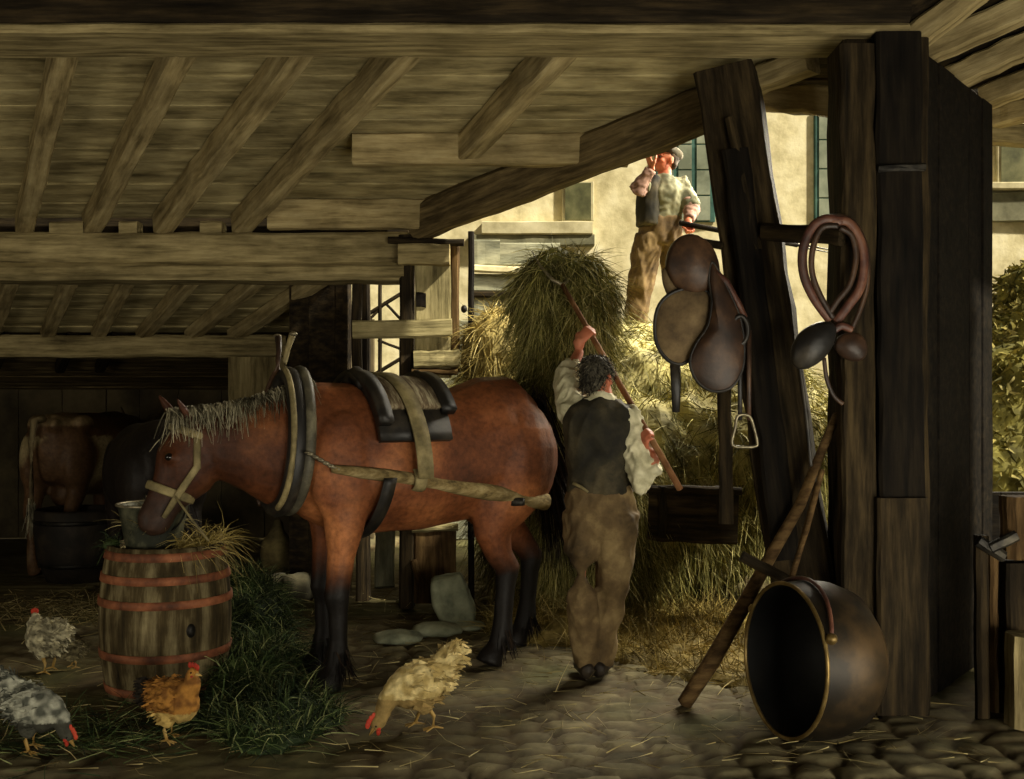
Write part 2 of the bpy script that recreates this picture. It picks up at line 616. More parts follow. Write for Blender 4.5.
# far tie beam
YD = 9.25
dx0, dx1 = px_span(YD, -150, 286)
tag(bar('tie_beam', (dx0, YD + .15, P(0, 357, YD)[2]), (dx1, YD + .15, P(0, 357, YD)[2]), .30, P(0, 335, YD)[2] - P(0, 357, YD)[2], W_beam, ch=.02, n=20, jit=.006, anchor='b'),
    'farthest horizontal beam, low over the cow and the bay horse\'s mane', 'beam')

# rafters, near bay
ord_ = ['leftmost', 'second from left', 'third from left', 'fourth from left']
near = [((66, 55), (25, 231)), ((184, 55), (95, 232)), ((304, 56), (166, 235)), ((412, 58), (246, 236))]
for k, (a, b) in enumerate(near):
    xa = (a[0] - 512) / F * YA1; xb = (b[0] - 512) / F * YB
    dx, dy = xb - xa, YB - YA1
    p0 = V((xa - dx * .16, YA1 - dy * .16, zr(YA1 - dy * .16))); p1 = V((xb + dx * .05, YB + dy * .05, zr(YB + dy * .05)))
    tag(bar('rafter', p0, p1, .115, RH, W_raft, ch=.012, n=16, jit=.006, anchor='b'),
        '%s of the four long rafters under the near roof' % ord_[k], 'rafter', 'long rafters of the near bay')
# jack rafter between the two cross pieces
xa = (566 - 512) / F * YA1; Y2 = 6.6; xb = (466 - 512) / F * Y2
tag(bar('rafter', (xa + .1, YA1 - .2, zr(YA1 - .2)), (xb, Y2, zr(Y2)), .115, RH, W_raft, ch=.012, n=12, jit=.006, anchor='b'),
    'short rafter right of the four long ones, ending on a crosspiece', 'rafter')
# purlins
xa, xb = px_span(6.55, 352, 612)
tag(bar('purlin', (xa, 6.6, zr(6.6) - .012), (xb + .1, 6.6, zr(6.6) - .012), .10, RH + .015, W_raft, ch=.01, n=10, jit=.005, anchor='b'),
    'upper crosspiece trimming the roof between fourth long rafter and slanting beam', 'purlin')
xa, xb = px_span(7.5, 268, 452)
tag(bar('purlin', (xa, 7.52, zr(7.52) - .02), (xb, 7.52, zr(7.52) - .02), .10, RH + .03, W_raft, ch=.01, n=10, jit=.005, anchor='b'),
    'lower crosspiece of the roof, just above the broad horizontal beam', 'purlin')
# blocks between rafter feet on the beam
for k, (a, b) in enumerate(((48, 82), (118, 136), (199, 221))):
    xa, xb = px_span(YB, a, b)
    tag(bar('wood_block', (xa, YB + .08, zB - .03), (xb, YB + .08, zB - .03), .13, .10, W_beam, n=3, anchor='b'),
        'small block on the broad beam between the %s rafter feet' % ['first and second', 'second and third', 'third and fourth'][k],
        'block', 'blocks between the rafter feet')
# the slanting edge beam of the opening
cA = V((1.22, 5.97, zr(5.97))); cB = V((-.60, 7.58, zr(7.58)))
cd = (cA - cB)
tag(bar('edge_beam', cB - cd * .02 + V((0, 0, -.06)), cA + cd * .02 + V((0, 0, -.06)), .20, .26, W_edge, ch=.05, n=18, jit=.008, anchor='b'),
    'heavy slanting beam along the edge of the roof above the open yard side', 'beam')
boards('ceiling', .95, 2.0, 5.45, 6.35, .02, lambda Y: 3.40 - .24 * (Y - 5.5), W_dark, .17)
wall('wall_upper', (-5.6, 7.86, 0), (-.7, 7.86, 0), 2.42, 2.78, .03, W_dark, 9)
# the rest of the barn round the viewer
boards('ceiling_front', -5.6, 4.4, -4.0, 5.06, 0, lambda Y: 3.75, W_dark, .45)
wall('wall_front_right', (4.3, -4.0, 0), (4.3, 5.0, 0), 0, 3.7, .06, M_wall, .5)
wall('wall_front_left', (-5.5, -4.0, 0), (-5.5, 3.2, 0), 0, 3.7, .06, M_wall, .5)
tag(bar('rafter', P(720, 96, 6.0), P(812, 60, 5.6), .14, .12, W_raft, n=8, jit=.004),
    'short slanting timber between leaning brace and front beam', 'rafter')
tag(bar('lintel', P(758, 96, 6.2), P(850, 104, 5.75), .14, .15, W_raft, n=8, jit=.006),
    'short lintel between the leaning brace and the great post', 'lintel')

# far bay: rafters and boards
YC0, YC1 = 7.95, 9.3
def zf(Y): return 2.30 + SL * (Y - 7.95)
far = [((14, 281), (-8, 334)), ((72, 281), (48, 334)), ((130, 281), (99, 334)), ((196, 281), (145, 334)), ((264, 281), (194, 334)), ((326, 281), (238, 334))]
words = ['first', 'second', 'third', 'fourth', 'fifth', 'sixth']
for k, (a, b) in enumerate(far):
    xa = (a[0] - 512) / F * YC0; xb = (b[0] - 512) / F * YC1
    dx, dy = xb - xa, YC1 - YC0
    tag(bar('rafter', (xa - dx * .12, YC0 - dy * .12, zf(YC0 - dy * .12)), (xb + dx * .06, YC1 + dy * .06, zf(YC1 + dy * .06)), .10, .11, W_raft, ch=.01, n=10, jit=.005, anchor='b'),
        '%s from the left of the six thin rafters in the low far bay' % words[k], 'rafter', 'thin rafters of the far bay')
boards('ceiling', -5.65, -1.3, 7.7, 9.5, .13, zf, W_board, .16)
def zg(Y): return 1.98 + SL * (Y - 9.4)
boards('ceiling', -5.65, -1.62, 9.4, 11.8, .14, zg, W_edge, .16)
for k, (a, b) in enumerate(((12, -6), (76, 60), (120, 100))):
    xa = (a - 512) / F * 9.5; xb = (b - 512) / F * 10.5
    tag(bar('rafter', (xa, 9.45, zg(9.45)), (xb, 10.5, zg(10.5)), .09, .10, W_dark, n=6, anchor='b'),
        'dim rafter behind the farthest beam, %s of three' % ['leftmost', 'middle', 'rightmost'][k], 'rafter', 'dim rafters behind the farthest beam')

# ------------------------------------------------------------------ walls of the dark interior
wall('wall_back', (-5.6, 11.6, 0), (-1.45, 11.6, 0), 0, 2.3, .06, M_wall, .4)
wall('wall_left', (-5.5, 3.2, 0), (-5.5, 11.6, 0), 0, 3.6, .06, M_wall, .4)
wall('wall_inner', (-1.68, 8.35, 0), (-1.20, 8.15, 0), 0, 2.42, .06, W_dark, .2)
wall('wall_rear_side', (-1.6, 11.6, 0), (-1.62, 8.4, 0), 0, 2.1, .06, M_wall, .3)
wall('wall_right', (1.96, 5.30, 0), (2.70, 6.25, 0), 0, 3.12, .05, W_old, .24)
# stall board below the far beam
tag(bar('hanging_board', P(259, 428, 9.2), P(259, 357, 9.2), .50, .08, W_beam, up=(0, 1, 0), n=6), 'wide upright board under the right end of the farthest beam', 'board')

# ------------------------------------------------------------------ great post, brace, bracket
gp = thing('timber_post', 'great square post on the right with dark planked front', 'post', (1.76, 5.30, 0))
bar('post_shaft', (1.77, 5.33, 0), (1.77, 5.33, 3.16), .40, .30, W_post, gp, up=(0, 1, 0), n=16, jit=.008)
bar('cheek_plank', (1.61, 5.13, 0), (1.60, 5.13, 3.10), .16, .09, W_post, gp, up=(0, 1, 0), n=16, jit=.008)
bar('front_plank', (1.80, 5.12, 1.0), (1.79, 5.12, 3.15), .21, .10, W_old, gp, up=(0, 1, 0), n=14, jit=.006)
bar('foot_plank', (1.80, 5.10, 0), (1.80, 5.10, 1.0), .24, .12, W_dark, gp, up=(0, 1, 0), n=6, jit=.006)
bar('iron_band', (1.685, 5.07, 2.52), (1.905, 5.07, 2.52), .03, .035, M_iron, gp, n=3)

br = thing('brace_post', 'leaning brace timber between the yard opening and the great post', 'post', P(822, 700, 5.45))
b0, b1 = P(822, 706, 5.42), P(727, 74, 5.74)
bar('brace_shaft', b0, b1, .30, .26, W_post, br, up=(0.35, 1, 0), n=18, jit=.008)
bar('dark_board', P(786, 560, 5.32), P(735, 150, 5.55), .13, .05, W_old, br, up=(0.1, 1, 0), n=14, jit=.006)
bar('cleat', P(757, 250, 5.49), P(730, 118, 5.56), .05, .05, W_post, br, up=(0.1, 1, 0), n=6, jit=.004)
tag(bar('upright_board', P(726, 524, 5.62), P(724, 330, 5.68), .07, .03, W_dark, None, up=(0, 1, 0), n=10, jit=.004),
    'narrow dark upright board behind the hanging stirrup', 'post')

tag(bar('peg_rail', P(764, 232, 5.46), P(842, 236, 5.05), .05, .085, W_post, ch=.02, n=6, jit=.004),
    'short wooden peg rail between brace and great post, holding the looped reins', 'rail')

# ------------------------------------------------------------------ lean-to roof at the top right
rr = [((900, 50), (1010, -34), 5.35, 5.2), ((918, 56), (1064, -8), 5.55, 5.3), ((950, 80), (1070, 26), 5.9, 5.6), ((984, 98), (1070, 66), 6.4, 6.0), ((996, 118), (1070, 100), 7.0, 6.6)]
for k, (a, b, ya, yb) in enumerate(rr):
    tag(bar('rafter', P(a[0], a[1], ya), P(b[0], b[1], yb), .12, .13, W_raft, n=8, jit=.005),
        'lean-to rafter at the upper right corner, %s of five' % ['topmost', 'second from top', 'middle one', 'second from bottom', 'lowest'][k], 'rafter', 'lean-to rafters upper right')
T = Tubes()
top = []
for k, (a, b, ya, yb) in enumerate([((900, 20), (1010, -70), 5.15, 5.0)] + rr + [((1000, 130), (1070, 126), 7.4, 7.2)]):
    A, B = P(a[0], a[1], ya), P(b[0], b[1], yb)
    e = (B - A) / (B - A).length
    up_ = V((0, 0, .085 if 0 < k < 6 else .10))
    top.append((A - e * (.30 if k < 4 else .12) + up_, B + e * 1.2 + up_))
n_ = len(top)
for th in (0, .04):
    for A, B in top: T.v += [A + V((0, 0, th)), B + V((0, 0, th))]
for i in range(n_ - 1):
    T.f.append((2 * i, 2 * i + 1, 2 * i + 3, 2 * i + 2)); o_ = 2 * n_
    T.f.append((o_ + 2 * i + 2, o_ + 2 * i + 3, o_ + 2 * i + 1, o_ + 2 * i))
    T.f.append((2 * i, 2 * i + 2, o_ + 2 * i + 2, o_ + 2 * i)); T.f.append((2 * i + 3, 2 * i + 1, o_ + 2 * i + 1, o_ + 2 * i + 3))
T.f.append((0, o_, o_ + 1, 1)); k = 2 * n_ - 2; T.f.append((k, k + 1, o_ + k + 1, o_ + k))
tag(T.build('ceiling_right', W_dark, smooth=False), kind='structure')
tag(bar('plate_beam', P(984, 134, 7.3), P(1090, 138, 7.3), .14, .13, W_beam, n=6), 'eaves timber at the far edge of the lean-to on the right', 'beam')

# ------------------------------------------------------------------ stable gate beside the broad beam's end
YG = 7.62
sd = thing('stable_gate', 'weathered half gate with boarded panel under the beam end', 'gate', P(430, 607, YG))
def gbar(nm, a, b, w, d=.06, mat=W_gate, Y=YG, n=6): return bar(nm, P(a[0], a[1], Y), P(b[0], b[1], Y), w, d, mat, sd, up=(0, 1, 0), n=n, jit=.004)
k_ = YG / F
bar('gate_post', P(407, 607, YG + .04), P(407, 236, YG + .04), 14 * k_, .14, W_dark, sd, up=(0, 1, 0), n=10, jit=.004)
gbar('top_block', (399, 255), (450, 255), 20 * k_, .14, W_beam, YG - .08)
bar('head_strip', P(388, 240, YG - .05), P(464, 243, YG - .05), .06, .045, W_dark, sd, n=5)
gbar('boarded_panel', (433, 378), (433, 262), 36 * k_, .05, W_gate, YG, 8)
bar('latch_hole', P(416, 300, YG - .03), P(426, 300, YG - .03), .02, .10, W_old, sd, n=2)
gbar('rail', (353, 330), (452, 328), 18 * k_, .06, W_gate, YG - .07)
gbar('rail', (414, 360), (460, 358), 17 * k_, .06, W_gate, YG - .06)
gbar('rail', (412, 371), (458, 372), 6 * k_, .06, W_brown, YG - .05)
gbar('stile', (357, 388), (357, 284), 10 * k_, .07, W_dark)
gbar('stile', (455, 372), (455, 244), 9 * k_, .07, W_brown, YG + .02)
gbar('rail', (412, 529), (458, 527), 7 * k_, .06, W_gate, YG - .02)
gbar('lower_panel', (435, 603), (435, 531), 42 * k_, .05, W_brown, YG, 5)
gbar('side_batten', (413, 560), (421, 585), 6 * k_, .05, W_brown, YG - .05)
tag(bar('gate_jamb', P(471, 606, YG + .1), P(471, 232, YG + .1), 6 * k_, .09, W_old, up=(0, 1, 0), n=12, jit=.003),
    'thin black upright pole right of the stable gate', 'post')
tag(Tubes().ell(P(464, 309, YG + .05), (.022, .03, .028)).build('gate_latch', M_iron), 'small dark iron latch in the bright slit beside the gate', 'latch')
# lower opening left of the gate: posts and a pale board leaning outside
tag(bar('door_post', P(363, 604, 8.0), P(363, 280, 8.0), .10, .10, W_dark, up=(0, 1, 0), n=8, jit=.004),
    'dark door post left of the stable gate, behind the horse', 'post')
tag(bar('leaning_board', P(385, 587, 8.5), P(385, 515, 8.8), .155, .04, W_grey, up=(0, 1, 0), n=5, jit=.004),
    'pale grey-green board standing outside, seen below the horse\'s belly', 'board')
# ladder seen through the opening above
ld = thing('hay_ladder', 'thin cart ladder outside, seen through the opening left of the gate', 'ladder', P(385, 400, 8.6))
for a, b in (((356, 322), (404, 292)), ((352, 388), (412, 352)), ((380, 272), (380, 396)), ((366, 300), (366, 392))):
    bar('ladder_rail', P(a[0], a[1], 8.6), P(b[0], b[1], 8.6), .03, .03, W_dark, ld, up=(0, 1, 0), n=4, jit=.002)
for a, b in (((364, 326), (386, 302)), ((384, 302), (404, 322)), ((378, 340), (408, 352))):
    bar('ladder_rung', P(a[0], a[1], 8.6), P(b[0], b[1], 8.6), .022, .022, W_dark, ld, up=(0, 1, 0), n=3, jit=.002)

# stone by the gate, ledge in the dark
T = Tubes()
o_ = [P(430, 572, 7.0), P(460, 566, 7.0), P(474, 600, 7.0), P(475, 620, 7.0), P(443, 620, 7.0), P(432, 596, 7.0)]
T.plate([p + V((0, .12, 0)) for p in o_], .26, .03)
a, f = T.grown(.02, 1, lambda p: noise.noise(p * 9) * .014)
a[:, 2] -= a[:, 2].min() + .015
tag(mk('stone_block', a, f, M_stone), 'grey-green boulder leaning against the lower gate panel', 'stone')
T = Tubes()
for k in range(9):
    x = 238 + k * 8.5
    g = G(x, 600 + random.uniform(-2, 2))
    T.ell(g + V((0, 0, .09)), (.06, .12, .11))
a, f = T.grown(.025, 2, lambda p: noise.noise(p * 8) * .015)
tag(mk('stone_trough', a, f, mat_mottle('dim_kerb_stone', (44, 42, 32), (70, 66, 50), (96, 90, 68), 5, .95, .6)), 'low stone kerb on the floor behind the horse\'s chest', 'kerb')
for k, (x, y, r) in enumerate(((408, 603, .07), (418, 597, .05), (437, 632, .13), (398, 640, .12), (468, 628, .09))):
    g = G(x, y)
    T = Tubes().ell(g + V((0, 0, r * .12)), (r * 1.3, r, r * .38))
    a, f = T.grown(.015, 2, lambda p: noise.noise(p * 14) * .012)
    tag(mk('paving_stone', a, f, M_stone), ['loose flat stone at the foot of the gate post', 'small stone between gate post and boulder', 'flat stone just in front of the boulder',
        'flat stone left of the boulder on the lit floor', 'flat stone right of the boulder by the hind leg'][k], 'stone', 'flat stones by the gate')

# ------------------------------------------------------------------ the yard: farmhouse, fence, bush
YH0 = 15.0
fh = thing('farmhouse', 'sunlit plastered farmhouse across the yard', 'house', (3.0, YH0, 0))
k_ = YH0 / F
T = Tubes(); T.bar((-5.2, YH0 + .25, 3.4), (12.5, YH0 + .25, 3.4), .5, 6.8, .02, n=30, jit=.01)
T.build('house_wall', M_plaster, fh, False)
def hwin(x0, x1, y0, y1, frame, pane, bars=(0, 0), fw=4, deep=.05):
    w = bar('window_frame', P((x0 + x1) / 2, y1, YH0 - .03), P((x0 + x1) / 2, y0, YH0 - .03), (x1 - x0) * k_, .06, frame, fh, up=(0, 1, 0), n=2, jit=0)
    T = Tubes()
    nx, ny = bars[0] + 1, bars[1] + 1
    gw = (x1 - x0 - fw * (nx + 1)) / nx; gh = (y1 - y0 - fw * .3 * (ny + 1)) / ny
    for i in range(nx):
        for j in range(ny):
            xa = x0 + fw + i * (gw + fw); ya = y0 + fw * .3 + j * (gh + fw * .3)
            T.bar(P(xa, ya + gh / 2, YH0 - .065), P(xa + gw, ya + gh / 2, YH0 - .065), .02, gh * k_, .004, n=1)
    T.build('window_pane', pane, w, False)
hwin(655, 715, 118, 222, M_teal, M_pane, (2, 3), 5)
hwin(814, 862, 110, 228, M_teal, M_pane, (1, 3), 5)
hwin(562, 594, 182, 221, M_sill, M_pane2, (0, 0), 3)
hwin(996, 1046, 138, 184, M_sill, M_pane2, (0, 0), 5)
bar('window_sill', P(482, 229, YH0 - .06), P(592, 229, YH0 - .06), .25, 13 * k_, M_sill, fh, n=6)
bar('wall_band', P(470, 241, YH0 - .05), P(594, 241, YH0 - .05), .2, 11 * k_, M_ledge, fh, n=6)  # darker band also holds the cornice shadow in its colour
bar('window_sill', P(980, 187, YH0 - .06), P(1070, 187, YH0 - .06), .25, 7 * k_, M_sill, fh, n=4)
bar('wall_band', P(975, 207, YH0 - .03), P(1070, 207, YH0 - .03), .12, 30 * k_, M_ledge, fh, n=4)

YF = 11.5
fe = thing('yard_fence', 'grey board fence in the yard between gate and hay', 'fence', P(500, 540, YF))
k_ = YF / F
for (x0, x1, y0, y1) in ((470, 500, 240, 266), (500, 560, 243, 266), (470, 560, 274, 292), (470, 502, 297, 320), (502, 560, 297, 540), (440, 502, 320, 540)):
    bar('fence_board', P(x0, (y0 + y1) / 2, YF), P(x1, (y0 + y1) / 2, YF), .05, (y1 - y0) * k_, W_grey, fe, n=4, jit=.004)
bar('fence_rail', P(470, 268, YF - .06), P(560, 272, YF - .06), .1, 7 * k_, M_sill, fe, n=4, jit=.004)
bar('fence_rail', P(470, 294, YF - .04), P(560, 296, YF - .04), .08, 6 * k_, W_dark, fe, n=4, jit=.004)

tb = thing('bush', 'olive green bush in the yard beyond the right-hand partition', 'bush', P(1030, 520, 11.5))
T = Tubes()
for (x, y, Y, r) in ((1050, 310, 12, .6), (1000, 400, 11.3, .6), (1040, 420, 11.2, .8), (1000, 470, 11, .6), (1060, 380, 11.5, .9)):
    T.ell(P(x, y, Y), (r, r * .8, r))
heap('foliage', T, M_leaf, 6000, (.06, .14), (.03, .06), .2, .8, .8, .09, .08, 3, .2, parent=tb)
T = Tubes().tube([P(1030, 540, 11.5), P(1026, 440, 11.5), P(1020, 380, 11.6)], [.09, .06, .03])
T.build('trunk', W_dark, tb)
# ------------------------------------------------------------------ hay, cart, loose fodder
def hay(name, label, ells, mat, N, L, W, **kw):
    T = Tubes()
    for c, r in ells: T.ell(c, r)
    o = heap(name, T, mat, N, L, W, **kw)
    return tag(o, label, 'hay', kind='stuff')


camside = lambda c, n: (n[:, 1] < .45)
hay('hay_load', 'big load of loose hay on the cart in the opening, the man stands on it',
    [((0.75, 9.0, 1.45), (1.25, 1.2, .60)), ((1.55, 8.7, 1.25), (.95, 1.0, .62)), ((0.45, 8.4, 1.0), (.75, .8, .75)), ((1.2, 8.1, .9), (.95, .75, .62)),
     ((1.0, 7.75, .75), (.7, .5, .45)), ((1.75, 8.0, 1.0), (.6, .7, .6)), ((0.25, 8.3, .55), (.5, .6, .5))],
    M_hay, 26000, (.12, .34), (.005, .010), down=.75, out=.5, rand=.55, disp=.12, dscale=2.6, keep=camside)
hay('hay_mound', 'golden hay heap beside the gate post, left of the forkful',
    [(P(500, 345, 7.75), (.26, .3, .24)), (P(530, 370, 7.9), (.3, .35, .3)), (P(485, 370, 7.8), (.16, .25, .16)), (P(515, 460, 7.9), (.3, .3, .5))],
    M_haygold, 5200, (.10, .26), (.004, .008), down=.35, out=.5, rand=.6, disp=.06, dscale=4, keep=camside)
hay('hay_forkful', 'great forkful of hay lifted over the worker\'s head',
    [(P(562, 290, 6.58), (.20, .22, .22)), (P(542, 312, 6.58), (.14, .2, .22)), (P(586, 308, 6.58), (.15, .2, .24)), (P(562, 360, 6.66), (.26, .22, .36)),
     (P(566, 430, 6.85), (.22, .2, .42)), (P(566, 266, 6.58), (.20, .2, .10))],
    M_hay, 13000, (.07, .24), (.004, .008), down=.9, out=.42, rand=.5, disp=.09, dscale=3.5, keep=camside)
hay('hay_trail', 'hay hanging and trailing to the floor behind the worker\'s legs',
    [(P(560, 560, 7.3), (.16, .16, .34)), (P(628, 560, 7.4), (.16, .2, .4)), (P(606, 520, 7.3), (.3, .2, .5)), (P(560, 480, 7.2), (.16, .2, .4))],
    M_hay, 8500, (.12, .36), (.004, .008), down=.95, out=.35, rand=.42, disp=.07, dscale=3.5, keep=camside)
tag(heap('floor_hay', Tubes().ell((1.12, 6.6, -.02), (.62, .95, .09)).ell((1.3, 6.1, -.02), (.35, .6, .07)).ell((.35, 7.0, -.02), (.55, .5, .12)), M_haygold, 5200, (.10, .30), (.004, .007),
         0.0, .5, .8, .03, .03, 6, .25, keep=lambda c, n: n[:, 2] > .1), 'loose hay trodden on the floor under the leaning brace', 'hay', kind='stuff')

ct = thing('hay_cart', 'wooden hay cart almost buried under the load', 'cart', (1.0, 8.8, 0))
bar('cart_bed', (-.1, 8.9, .62), (2.2, 8.9, .62), 1.5, .08, W_brown, ct, n=6)
bar('tailboard', P(648, 514, 7.02), P(738, 518, 6.95), .05, 52 * 7 / F, W_post, ct, n=6, jit=.006)  # dark board, also put here for the shade under the cart
bar('tailboard_rail', P(640, 489, 6.98), P(742, 491, 6.9), .07, .05, W_post, ct, n=6, jit=.004)
for x_ in (662, 718): bar('tailboard_batten', P(x_, 536, 6.98), P(x_ + 1, 486, 6.95), .05, .05, W_dark, ct, up=(0, 1, 0), n=4)
for y in (8.15, 9.65):
    bar('cart_side', (-.1, y, .78), (2.2, y, .78), .05, .26, W_brown, ct, n=6)
    T = Tubes()
    cw = V((1.35, y + (-.12 if y < 9 else .12), .50))
    T.ring([cw + V((math.cos(t) * .45, 0, math.sin(t) * .45)) for t in np.linspace(0, 2 * math.pi, 28, endpoint=False)], .045, .035)
    w_ = T.build('wheel', W_dark, ct)
    T = Tubes().loft([(cw + V((0, -.10, 0)), .07, .07), (cw + V((0, .10, 0)), .07, .07)])
    for t in np.linspace(0, 2 * math.pi, 10, endpoint=False):
        T.tube([cw, cw + V((math.cos(t) * .44, 0, math.sin(t) * .44))], .02, 6)
    T.build('spokes', W_dark, w_)

# green fodder next to the barrel
T = Tubes()
for (x, y, r, h) in ((252, 640, .22, .26), (262, 675, .22, .17), (245, 690, .22, .15), (280, 712, .2, .08), (310, 722, .16, .05), (250, 612, .2, .28), (230, 722, .16, .06), (268, 738, .2, .05)):
    g = G(x, y)
    T.ell(g, (r, r, h))
tag(heap('green_fodder', T, M_grass, 7500, (.08, .26), (.004, .009), -.25, .5, .75, .03, .03, 6, .4, keep=lambda c, n: n[:, 2] > -.2),
    'dark green pile of cut grass between barrel and horse', 'fodder', kind='stuff')

# straw bits on the cobbles
N = 2200
px = rng.uniform(-2.6, 2.0, N); py = rng.uniform(4.3, 8.2, N)
d = np.stack([rng.normal(size=N), rng.normal(size=N) * .8, np.abs(rng.normal(size=N)) * .06], 1)
v, f = strands(np.stack([px, py, np.full(N, .004)], 1), d, rng.uniform(.05, .2, N), rng.uniform(.003, .006, N), 0.05, 2, .3)
v[:, 2] = np.maximum(v[:, 2], .002)
tag(mk('scattered_straw', v, f, M_straw, smooth=False, origin=(0, 5, 0)), 'single straws scattered over the cobbled floor', 'straw', kind='stuff')
for (nm, cx, cy, rr_, lab, n) in (('straw_litter', -2.95, 7.6, .9, 'straw litter on the ground under the brown cow', 1500), ('grass_litter', -1.9, 4.75, .55, 'wisps of green grass on the floor behind the brown hen', 900)):
    px = cx + rng.normal(size=n) * rr_ * .5; py = cy + rng.normal(size=n) * rr_ * .35
    d = np.stack([rng.normal(size=n), rng.normal(size=n) * .8, np.abs(rng.normal(size=n)) * .25], 1)
    v, f = strands(np.stack([px, py, np.full(n, .004)], 1), d, rng.uniform(.06, .2, n), rng.uniform(.003, .007, n), 0.1, 2, .3)
    v[:, 2] = np.maximum(v[:, 2], .002)
    tag(mk(nm, v, f, M_straw if nm[0] == 's' else M_grass, smooth=False), lab, 'straw' if nm[0] == 's' else 'grass', kind='stuff')

# ------------------------------------------------------------------ barrel and bucket
M_barrel = mat_wood('barrel_wood', (34, 29, 19), (74, 63, 40), (140, 128, 94), grain=(10, 10, 1.2))
M_hoop = mat_mottle('rusty_hoop', (70, 40, 24), (116, 68, 42), (156, 98, 64), 8, 0.7, 0.3)
BC = V((-1.735, 5.52, 0))
bl = thing('barrel', 'wooden barrel with rusty hoops, serving as a feed table', 'barrel', BC)
Hb, Rm, Re = .735, .318, .276
def rb(z): q = (z / Hb - .5) * 2; return Re + (Rm - Re) * (1 - q * q)
NS = 18
T = Tubes(); n = NS * 6; rows = 18
for i in range(rows + 1):
    z = Hb * i / rows
    for j in range(n):
        q = 2 * math.pi * j / n
        r = rb(z) - (.006 if j % 6 == 0 else 0) + .003 * math.sin(j // 6 * 5.1)
        T.v.append(BC + V((r * math.cos(q), r * math.sin(q), z)))
for i in range(rows):
    for j in range(n):
        a = i * n + j; b = i * n + (j + 1) % n
        T.f.append((a, b, b + n, a + n))
for j in range(n):                                      # chime: rim rolls inward
    pass
b0_ = len(T.v)
for j in range(n):
    q = 2 * math.pi * j / n; T.v.append(BC + V(((Re - .025) * math.cos(q), (Re - .025) * math.sin(q), Hb)))
for j in range(n):
    q = 2 * math.pi * j / n; T.v.append(BC + V(((Re - .022) * math.cos(q), (Re - .022) * math.sin(q), Hb - .03)))
for j in range(n):
    k = (j + 1) % n
    T.f.append((rows * n + j, rows * n + k, b0_ + k, b0_ + j)); T.f.append((b0_ + j, b0_ + k, b0_ + n + k, b0_ + n + j))
T.f.append(tuple(range(n))[::-1])
T.build('staves', M_barrel, bl)
T = Tubes().loft([(BC + V((0, 0, Hb - .055)), Re - .02, Re - .02), (BC + V((0, 0, Hb - .03)), Re - .02, Re - .02)], (0, 1, 0), 32, .0)
T.build('barrel_head', W_gate, bl, False)
for z in (.045, .215, .47, .585, .695):
    T = Tubes(); n2 = 48
    for dz, o_ in ((-.02, .002), (-.018, .009), (.018, .009), (.02, .002)):
        for j in range(n2):
            q = 2 * math.pi * j / n2; r = rb(z + dz) + o_
            T.v.append(BC + V((r * math.cos(q), r * math.sin(q), z + dz)))
    for i in range(3):
        for j in range(n2):
            T.f.append((i * n2 + j, i * n2 + (j + 1) % n2, (i + 1) * n2 + (j + 1) % n2, (i + 1) * n2 + j))
    T.build('hoop', M_hoop, bl)
q = math.radians(-52); z = .345
pb = BC + V((rb(z) * math.cos(q), rb(z) * math.sin(q), z)); dq = V((math.cos(q), math.sin(q), 0))
Tubes().loft([(pb - dq * .012, .022, .034), (pb + dq * .006, .022, .034)], (0, 0, 1), 14, .1).build('bung_hole', M_iron, bl)

KC = BC + V((-.055, -.03, Hb - .0295))
bk = thing('bucket', 'dark feed bucket standing on the barrel under the horse\'s muzzle', 'bucket', KC)
M_bucket = mat_mottle('old_zinc', (24, 26, 20), (48, 50, 38), (110, 108, 84), 5, .55, .3, metal=.2)
T = Tubes(); n = 36
prof = [(.0, .0), (.125, .0), (.132, .02), (.168, .215), (.175, .225), (.170, .23), (.160, .215), (.124, .03), (.0, .03)]
for r, z in prof:
    for j in range(n):
        q = 2 * math.pi * j / n; T.v.append(KC + V((max(r, .0005) * math.cos(q), max(r, .0005) * math.sin(q), z)))
for i in range(len(prof) - 1):
    for j in range(n):
        T.f.append((i * n + j, i * n + (j + 1) % n, (i + 1) * n + (j + 1) % n, (i + 1) * n + j))
T.build('pail', M_bucket, bk)
T = Tubes().ring([KC + V((.174 * math.cos(t), .174 * math.sin(t), .226)) for t in np.linspace(0, 2 * math.pi, 36, endpoint=False)], .007, nrm=(0, 0, 1))
T.build('rim', M_steel, bk)
T = Tubes().tube([KC + V((.178 * math.cos(t), -.178 * math.cos(t) * .35 - .06 * math.sin(t), .2 - .13 * math.sin(t))) for t in np.linspace(0, math.pi, 14)], .005, 6)
T.build('bail_handle', M_iron, bk)
T = Tubes().ell(KC + V((0, 0, .12)), (.14, .14, .05))
tag(heap('bucket_feed', T, M_straw, 260, (.05, .16), (.003, .006), -.3, .5, .6, .02, .01, 9, .3, keep=lambda c, n: n[:, 2] > .2), 'feed hay filling the bucket on the barrel', 'hay', kind='stuff')
T = Tubes().ell(BC + V((.16, -.04, Hb - .02)), (.10, .17, .035)).ell(BC + V((.21, .1, Hb - .01)), (.07, .1, .05))
tag(heap('barrel_hay', T, M_haygold, 420, (.07, .24), (.003, .006), .05, .4, .7, .02, .01, 9, .5, keep=lambda c, n: n[:, 2] > -.1, flow=(.25, 0, 0)),
    'wisps of hay on the barrel top right of the bucket', 'hay', kind='stuff')
T = Tubes().ell(BC + V((-.25, -.06, Hb + .0)), (.04, .06, .035))
tag(heap('barrel_greens', T, M_grass, 70, (.04, .10), (.004, .008), -.2, .5, .6, .015, .008, 9, .4), 'small tuft of greens on the barrel left of the bucket', 'fodder', kind='stuff')

